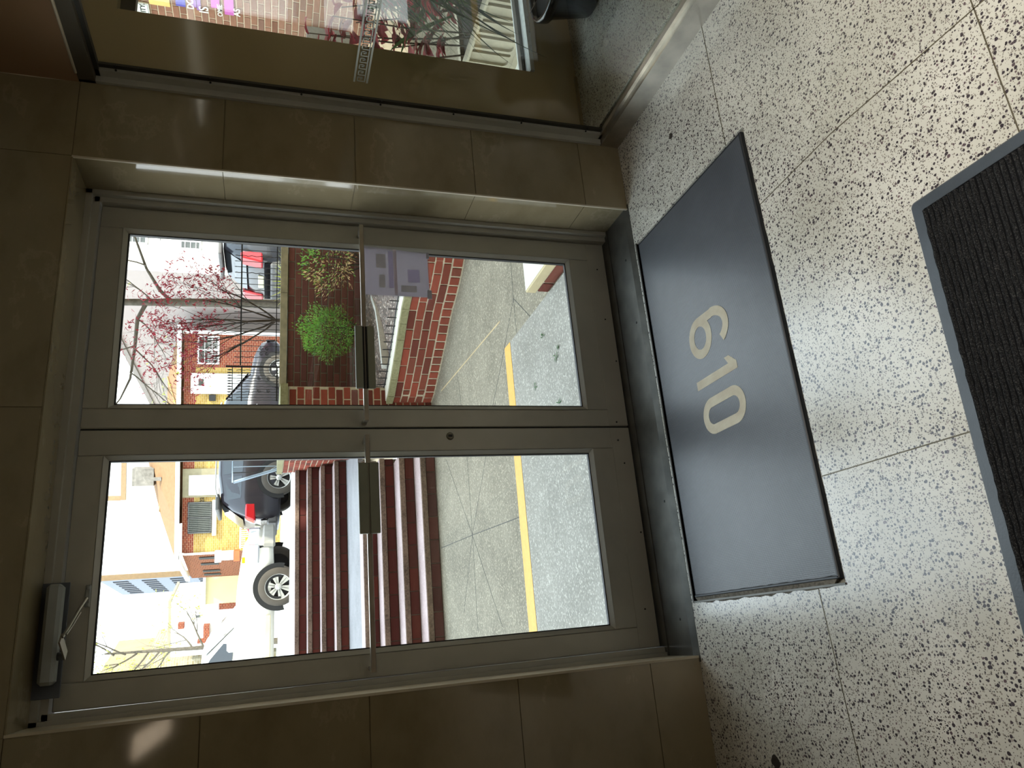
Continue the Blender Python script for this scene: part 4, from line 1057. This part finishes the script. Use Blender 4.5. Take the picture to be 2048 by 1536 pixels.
def rear(r, W, zr, col, lz=.92, lh=.14, lx=-2.02):
    for side in (-1,1):
        m = MB(); m.bbox((-2.33,min(side*.60,side*.90),lz),(lx,max(side*.60,side*.90),lz+lh),.03)
        m.v = [(x+(.10*(z-lz)/lh if x < -2.2 else 0), y*(1.035 if abs(y) > .8 else 1), z) for x,y,z in m.v]
        m.build('tail_light', REDL, r, (0,0,0))
    MB().bbox((-2.36,-.84,.40),(-2.18,.84,.62),.04).build('bumper', col, r, (0,0,0))
    MB().bbox((-1.98,-.58,1.62),(-1.62,.58,1.70),.02).build('spoiler', col, r, (0,0,0))
    MB().bbox((-2.315,-.26,.76),(-2.27,.26,.88),.01).build('number_plate', plain('plate_pale',(200,196,170),.5,0,.4,0), r, (0,0,0))
rot = -A+.38; Rz = Matrix.Rotation(rot, 3, 'Z')
p = S(-2.17,17.2,.93)-Rz@Vector((-1.38,-.86,0))
c1, at1 = car('grey_suv', 'dark grey hatchback-backed suv parked across from the stairs, seen from behind', (p.x,p.y,.93), rot, suvst, .93, CARDK, .38, (-1.38,1.22), [(-1.80,-1.30,.12,.86),(-1.22,-.25,.10,.92),(-.18,.72,.10,.92)],
   [(-2.225,-.60,1.12),(-2.225,.60,1.12),(-1.87,.52,1.55),(-1.87,-.52,1.55)], [(1.22,-.72,1.08),(1.22,.72,1.08),(.62,.54,1.57),(.62,-.54,1.57)])
rear(c1, .93, .5, TRIMC, .86, .21, -1.93)
for side in (-1,1):
    for x_ in (-.9,.15): MB().bbox((x_,min(side*.93,side*.95),.86),(x_+.2,max(side*.93,side*.95),.885),.006).build('door_handle', CHROME, c1, (0,0,0))
m = MB()
for side in (-1,1): m.tube([(-1.7,side*.60,1.66),(-1.5,side*.60,1.71),(.3,side*.60,1.71),(.5,side*.6,1.64)], .018, 6)
m.build('roof_rail', RIM, c1, (0,0,0))
p = S(2.62,16.7,.93)-Rz@Vector((-2.2,-.86,0))
c2, at2 = car('black_suv', 'black suv with a bright red tail lamp behind the iron fence', (p.x,p.y,.93), rot, suvst, .93, CARBK, .36, (-1.38,1.22), [(-1.80,-1.30,.12,.86),(-1.22,-.25,.10,.92),(-.18,.72,.10,.92)],
   [(-2.225,-.60,1.12),(-2.225,.60,1.12),(-1.87,.52,1.55),(-1.87,-.52,1.55)], [(1.22,-.72,1.08),(1.22,.72,1.08),(.62,.54,1.57),(.62,-.54,1.57)])
rear(c2, .93, .5, TRIMC, .78, .44, -2.08)
trst = [(-2.5,.50,.8,1.7,.74,.88),(-2.42,.46,1.15,1.76,.76,.93),(-1.6,.45,1.15,1.82,.74,.95),(-.4,.45,1.15,1.83,.74,.95),(.15,.45,1.15,1.78,.74,.95),(.52,.45,1.15,1.45,.80,.95),(.80,.45,1.13,1.19,.86,.95),(1.5,.45,1.08,1.14,.85,.95),(2.10,.48,1.02,1.06,.83,.93),(2.30,.50,.90,.95,.80,.90),(2.36,.52,.70,.80,.74,.86)]
p = S(-4.0,15.1,.93)-Matrix.Rotation(-A,3,'Z')@Vector((1.56,-.86,0))
c3, at3 = car('white_pickup', 'white truck with pale alloy wheels, front end facing right behind the stairs', (p.x,p.y,.93), -A, trst, .95, CARWH, .385, (-1.35,1.56), [(-.95,-.15,.12,.9),(-.08,.50,.12,.9)],
   None, [(.78,-.80,1.20),(.78,.80,1.20),(.24,.68,1.72),(.24,-.68,1.72)], 6)
for side in (-1,1):
    MB().bbox((2.02,min(side*.70,side*.955),.74),(2.375,max(side*.70,side*.955),.98),.03).build('headlight', CLR, c3, (0,0,0))
    MB().bbox((2.05,min(side*.94,side*.965),1.0),(2.17,max(side*.94,side*.965),1.06),.01).build('marker_light', AMB, c3, (0,0,0))
    MB().bbox((.42,min(side*.96,side*1.16),1.10),(.62,max(side*.96,side*1.16),1.30),.04).build('wing_mirror', CARWH, c3, (0,0,0))
    MB().bbox((-.95,min(side*.94,side*.968),.52),(1.02,max(side*.94,side*.968),.62),.01).build('side_cladding', plain('cream_trim_reflection',(214,200,160),.5), c3, (0,0,0))  # cream colour stands in for the yellow reflection along the sill trim
MB().bbox((2.30,-.88,.45),(2.44,.88,.70),.04).build('bumper', plain('grey_bumper',(150,148,140),.5), c3, (0,0,0))

# ---- houses across the street
YB = m_brickwall('yellow_brickwork', (170,144,76),(150,118,58),(170,152,110), 1, .22, .078, .010)
RB = m_brickwall('red_brickwork', (132,60,40),(108,44,34),(150,116,92), 1, .20, .075, .010)
OB = m_brickwall('orange_brickwork', (118,66,44),(104,56,38),(132,96,70), 1, .2, .075, .01)
SH = m_roof('tan_shingle', (118,88,60),(134,104,74))
DKG = plain('window_dark_glass',(70,74,70),.1,0,.6,.15,3)
h1 = root('brick_house', tuple(S(-3,36,.93)), 'low brick house of red and yellow brick with tan hipped roof across the street', 'house')
def sprism(plan, z0, z1): return MB().prism([tuple(S(a,b).xy) for a,b in plan], z0, z1)
sprism([(-7.6,35),(0.55,35),(.55,38),(-9.63,39)], .9, 4.68).build('lower_wall', YB, h1)
sprism([(.55,34.98),(2.15,34.98),(2.1,36.5),(.55,36.5)], .9, 5.15).build('red_wing_wall', RB, h1)
sprism([(-7.6,35),(.55,35),(.55,38),(-9.63,39)], 4.68, 5.15).build('red_band', RB, h1)
sprism([(-7.66,35.05),(-7.6,35.0),(-9.63,39),(-9.70,39)], 2.3, 5.1).build('side_wall', OB, h1)
m = MB(); m.sbox((-7.75,34.45,5.22),(2.35,34.65,5.38))
m.add([S(-7.75,34.45,5.2),S(-7.75,34.45,5.38),S(-9.9,39.2,5.38),S(-9.9,39.2,5.2),S(-7.6,34.6,5.2),S(-7.6,34.6,5.38),S(-9.75,39.2,5.38),S(-9.75,39.2,5.2)],[(0,1,2,3),(4,7,6,5),(1,5,6,2),(0,3,7,4)])
m.build('gutter', WHITE, h1)
ev = [(-7.7,5.36),(-6.2,5.36),(-3.4,5.36),(-1.7,5.36),(.1,5.36),(1.6,5.36),(2.3,5.36)]
rd = [(-6.9,38,6.0),(-6.3,38,6.42),(-3.3,38.5,7.15),(-1.7,38,6.2),(.1,38,6.15),(1.55,37.4,5.8),(2.2,36,5.42)]
m = MB(); n = len(ev)
m.add([S(a,34.5,b) for a,b in ev]+[S(a,t,z) for a,t,z in rd], [(i,i+1,i+1+n,i+n) for i in range(n-1)])
m.add([S(-7.7,34.5,5.36),S(-6.9,38,6.0),S(-9.8,39.3,5.36)],[(0,1,2)]); m.add([S(a,t,z) for a,t,z in rd]+[S(a,t+.8,5.2) for a,t,z in rd],[(i,i+1,i+1+n,i+n) for i in range(n-1)])
m.build('roof', SH, h1)
m = MB(); m.tube([S(-3.0,35.4,5.62),S(-6.2,37.9,6.44)], .04, 5); m.tube([S(-1.1,34.6,5.42),S(0.1,38,6.18)], .04, 5); m.build('hip_ridge', plain('ridge_cap',(150,122,82),.8), h1)
m = MB(); m.sbox((2.0,34.85,.9),(2.15,34.97,5.2)); m.tube([S(-7.55,34.85,5.25),S(-7.62,34.9,5.0),S(-7.62,34.9,3.4)], .05, 6); m.build('downspout', WHITE, h1)
def win(parent, s0, s1, z0, z1, t, cols=1, bars=0, frame=WHITE, fr=.07):
    f = MB(); f.sbox((s0,t-.08,z0),(s1,t,z0+fr)); f.sbox((s0,t-.08,z1-fr),(s1,t,z1)); f.sbox((s0,t-.08,z0),(s0+fr,t,z1)); f.sbox((s1-fr,t-.08,z0),(s1,t,z1))
    for k in range(1, cols): x = s0+(s1-s0)*k/cols; f.sbox((x-fr/2,t-.08,z0),(x+fr/2,t,z1))
    for k in range(1, bars): z = z0+(z1-z0)*k/bars; f.sbox((s0,t-.07,z-.012),(s1,t,z+.012))
    o = f.build('window', frame, parent)
    MB().sbox((s0+fr*.5,t-.04,z0+fr*.5),(s1-fr*.5,t-.03,z1-fr*.5)).build('pane', DKG, o)
    return o
win(h1, .68, 1.93, 3.72, 4.62, 34.95, 2, 3)
m = MB(); 
for k in range(14): m.sbox((.80+k*.08,34.84,3.78),(.815+k*.08,34.86,4.2))
m.build('window_bars', WHITE, h1)
win(h1, -6.74, -5.36, 3.95, 4.92, 34.98, 2, 1, plain('grey_window_frame',(70,70,70),.5))
m = MB()
for k in range(17): m.sbox((-6.7+k*.082,34.84,3.95),(-6.685+k*.082,34.86,4.9))
m.build('window_bars', plain('bar_grey',(110,110,104),.5), h1)
MB().sbox((-6.85,34.85,3.76),(-5.30,35,3.92)).build('window_sill', WHITE, h1)
d = MB().sbox((-.62,34.86,2.2),(.28,34.97,4.86)).build('door', WHITE, h1); MB().sbox((-.26,34.84,4.35),(.04,34.86,4.55)).build('door_light', DKG, d)
f = MB().sbox((-5.15,34.90,2.4),(-3.9,34.98,5.14)).build('porch_frame', plain('porch_beige',(134,126,100),.6), h1)
MB().sbox((-5.05,34.84,2.4),(-4.18,34.90,4.88)).build('door', WHITE, h1)
MB().sbox((-.93,34.82,3.85),(-.66,34.97,4.12)).build('wall_lantern', GASK, h1)
text('house_number', '223', .22, BLK, h1, tuple(S(-5.38,34.93,4.28)), (PI/2,0,-A))
m = MB(); 
for z_ in (3.4,2.5): m.sbox((-.6,34.94,z_),(.1,34.98,z_+.04))
for rat,z_ in ((-.2172,4.55),(-.2235,4.35),(-.2335,4.1),(-.2385,4.0)):
    t = 35+(rat*35+7.62)/(-.512-rat) if False else None
for f_ in (.12,.36,.66,.82):
    sx, tt = -7.66-2.03*f_-.03, 35.05+3.95*f_-.03
    m.add([S(sx,tt,3.72+.05*f_),S(sx-.16,tt+.31,3.72),S(sx-.16,tt+.31,4.5),S(sx,tt,4.5)],[(0,1,2,3)])
m.build('slit_window', GASK, h1)
m = MB()
for k in range(10): m.sbox((-7.22+k*.09,33.8,1.77),(-7.19+k*.09,33.83,2.70))
m.sbox((-7.25,33.79,1.72),(-6.35,33.84,1.80)); m.sbox((-7.25,33.79,2.68),(-6.35,33.84,2.74)); m.build('porch_railing', WHITE, h1)
ac = root('utility_boxes', tuple(S(-7.75,34.4,2.7)), 'white wall-hung utility boxes on the left corner of the brick house', 'utility box')
m = MB(); m.sbox((-7.92,34.3,3.5),(-7.45,34.6,3.76)); m.sbox((-7.85,34.35,3.0),(-7.48,34.6,3.5)); m.build('box', WHITE, ac); MB().sbox((-7.9,34.28,2.75),(-7.45,34.6,2.98)).build('lower_box', plain('rust_orange',(188,90,50),.7), ac)
bp = root('blue_post', tuple(S(-7.2,32.5,.93)), 'bright blue and white post standing by the far kerb', 'post')
m = MB(); m.sbox((-6.80,30.5,1.28),(-6.60,30.62,1.78)); m.build('blue_cap', plain('bright_blue',(60,130,200),.5), bp); MB().sbox((-6.78,30.52,1.04),(-6.62,30.6,1.28)).build('base', WHITE, bp)
m = MB(); m.sbox((-4.9,37.2,6.6),(-4.1,38,7.5)); m.sbox((-4.55,36.2,6.15),(-4.4,36.35,6.75)); m.build('roof_vent', plain('vent_grey',(120,116,108),.7,0,.3,.3,8), h1)
# big pale building on the right, aligned with the entrance
h2 = root('pale_building', tuple(S(5,40,.9)), 'tall pale rendered building behind the tree, right of the brick house', 'building')
PK = plain('pinkish_render',(154,144,139),.8,0,.2,.03,2)
pl2 = [(4.3,32),(12,29.5),(12,60),(-4.8,60)]
sprism([(4.3,32),(13,32),(13,60),(-4.8,60)], .9, 8.4).build('block', PK, h2); MB().sbox((4.3,31.92,.9),(13,32,8.35)).build('front_face', plain('sunlit_front_render',(206,202,194),.8), h2)  # front panel whitened for the sun on it, over the same block
m = MB(); m.add([S(4.2,31.9,8.35),S(13,31.9,8.35),S(13,60,8.35),S(-4.9,60,8.35),S(4.2,31.9,8.6),S(13,31.9,8.6),S(13,60,8.6),S(-4.9,60,8.6)],[(0,1,5,4),(4,5,6,7),(3,0,4,7),(1,2,6,5)]); m.build('parapet', plain('parapet_grey',(124,116,110),.8), h2)
win(h2, 5.25, 6.15, 6.2, 7.0, 31.9, 3, 3); win(h2, 5.15, 6.2, 4.25, 5.05, 31.9, 3, 4); win(h2, 5.45, 5.72, 5.75, 6.1, 31.9, 1, 1)
m = MB(); m.sbox((4.25,31.9,3.0),(4.33,32,8.4)); m.build('corner_pipe', WHITE, h2)
# blue-grey tower far left
h3 = root('slab_tower', tuple(S(-18,75,1)), 'tall blue-grey apartment tower far away with rows of narrow dark windows', 'building')
sprism([(-16.75,70),(-17.15,70),(-21.3,80.7),(-20.5,84.5)][::-1], 1, 15.2).build('block', plain('blue_grey_render',(110,116,126),.8,0,.2,.03), h3)
sprism([(-16.70,69.9),(-17.16,69.9),(-17.16,70.1),(-16.7,70.1)][::-1], 1, 15.3).build('end_face', plain('tan_render',(116,94,66),.8), h3)
for fl in range(5):
    for k in range(7):
        f_ = .10+k*.125; a, b = Vector((-17.15,70)), Vector((-21.3,80.7)); p0 = a.lerp(b,f_); p1 = a.lerp(b,f_+.06); nn = Vector((-.06,-.02))
        z_ = 4.2+fl*2.25
        m = MB(); q0, q1 = p0+nn, p1+nn
        m.hexa([S(q0.x,q0.y,z_),S(q1.x,q1.y,z_),S(p1.x,p1.y,z_),S(p0.x,p0.y,z_),S(q0.x,q0.y,z_+1.15),S(q1.x,q1.y,z_+1.15),S(p1.x,p1.y,z_+1.15),S(p0.x,p0.y,z_+1.15)])
        m.build('window', plain('tower_window_dark',(34,38,46),.6,0,.2,0), h3)
# pale houses on the far left
h4 = root('cream_house', tuple(S(-10,40,.93)), 'cream walled low house between the brick house and the truck', 'house')
MB().sbox((-11.2,39.6,.9),(-9.75,44,4.5)).build('wall', plain('cream_wall',(190,180,140),.7,0,.3,.04,2), h4)
MB().sbox((-11.3,39.4,4.5),(-9.6,44,4.62)).build('roof_edge', WHITE, h4); MB().sbox((-11.6,39.9,.9),(-11.2,44,3.9)).build('brick_chimney', RB, h4)
h5 = root('white_stepped_house', tuple(S(-13,44,.93)), 'white house with stepped orange brick porch walls, left of the tower', 'house')
m = MB(); m.sbox((-15.2,44,.9),(-12.2,48,6.6)); m.build('wall', WHITE, h5)
m = MB(); m.sbox((-13.6,43.7,5.9),(-13.3,44,6.2)); m.sbox((-14.3,43.6,4.6),(-13.5,44,4.9)); m.sbox((-14.0,43.6,3.5),(-13.4,44,3.8)); m.sbox((-14.45,43.6,3.3),(-14.3,44,5.2)); m.build('brick_trim', RB, h5)
MB().sbox((-15.22,43.9,6.6),(-12.1,48,6.72)).build('roof_edge', plain('roof_cream',(154,142,114),.7), h5)
win(h5, -13.2,-12.9,5.0,5.4,43.98)
h6 = root('pale_brick_block', tuple(S(-19,46,.93)), 'pale brick building with brown shingled bays at the far left edge', 'building')
PB = m_brickwall('pale_brickwork', (150,142,120),(136,124,96),(160,156,144), 1, .35, .14, .012)
MB().sbox((-22,46,.9),(-16.1,52,8.2)).build('wall', PB, h6)
MB().sbox((-22,46,8.2),(-16.6,52,10.5)).build('upper_wall', plain('upper_tan',(140,124,98),.7,0,.3,.1,1), h6)
MB().sbox((-19,45.6,8.0),(-16.4,46,9.0)).build('shingle_bay', m_roof('brown_shingle',(72,46,36),(100,66,50)), h6); MB().sbox((-19,45.6,5.2),(-16.7,46,5.9)).build('shingle_bay', bpy.data.materials['brown_shingle'], h6)
m = MB()
for k in range(10): m.sbox((-17.4+k*.11,45.95,3.9),(-17.34+k*.11,46,4.4))
m.build('vent_slots', GASK, h6)
h7 = root('white_facade', tuple(S(-8,52,1)), 'white building with a tan brick edge rising behind the brick house roof', 'building')
MB().sbox((-9.75,52,.9),(-6.4,58,14.3)).build('wall', WHITE, h7) if False else None
MB().sbox((-7.4,50,.9),(-2.4,52,13.5)).build('wall', WHITE, h7)
MB().sbox((-7.4,49.9,9.88),(-2.4,50,10.16)).build('brick_edge', plain('tan_edge',(140,116,86),.8), h7); MB().sbox((-7.42,49.9,10.16),(-7.13,50,13.5)).build('brick_edge', MATS['tan_edge'], h7)
print('BRICKS', BCOUNT, 'objects', len(bpy.data.objects))
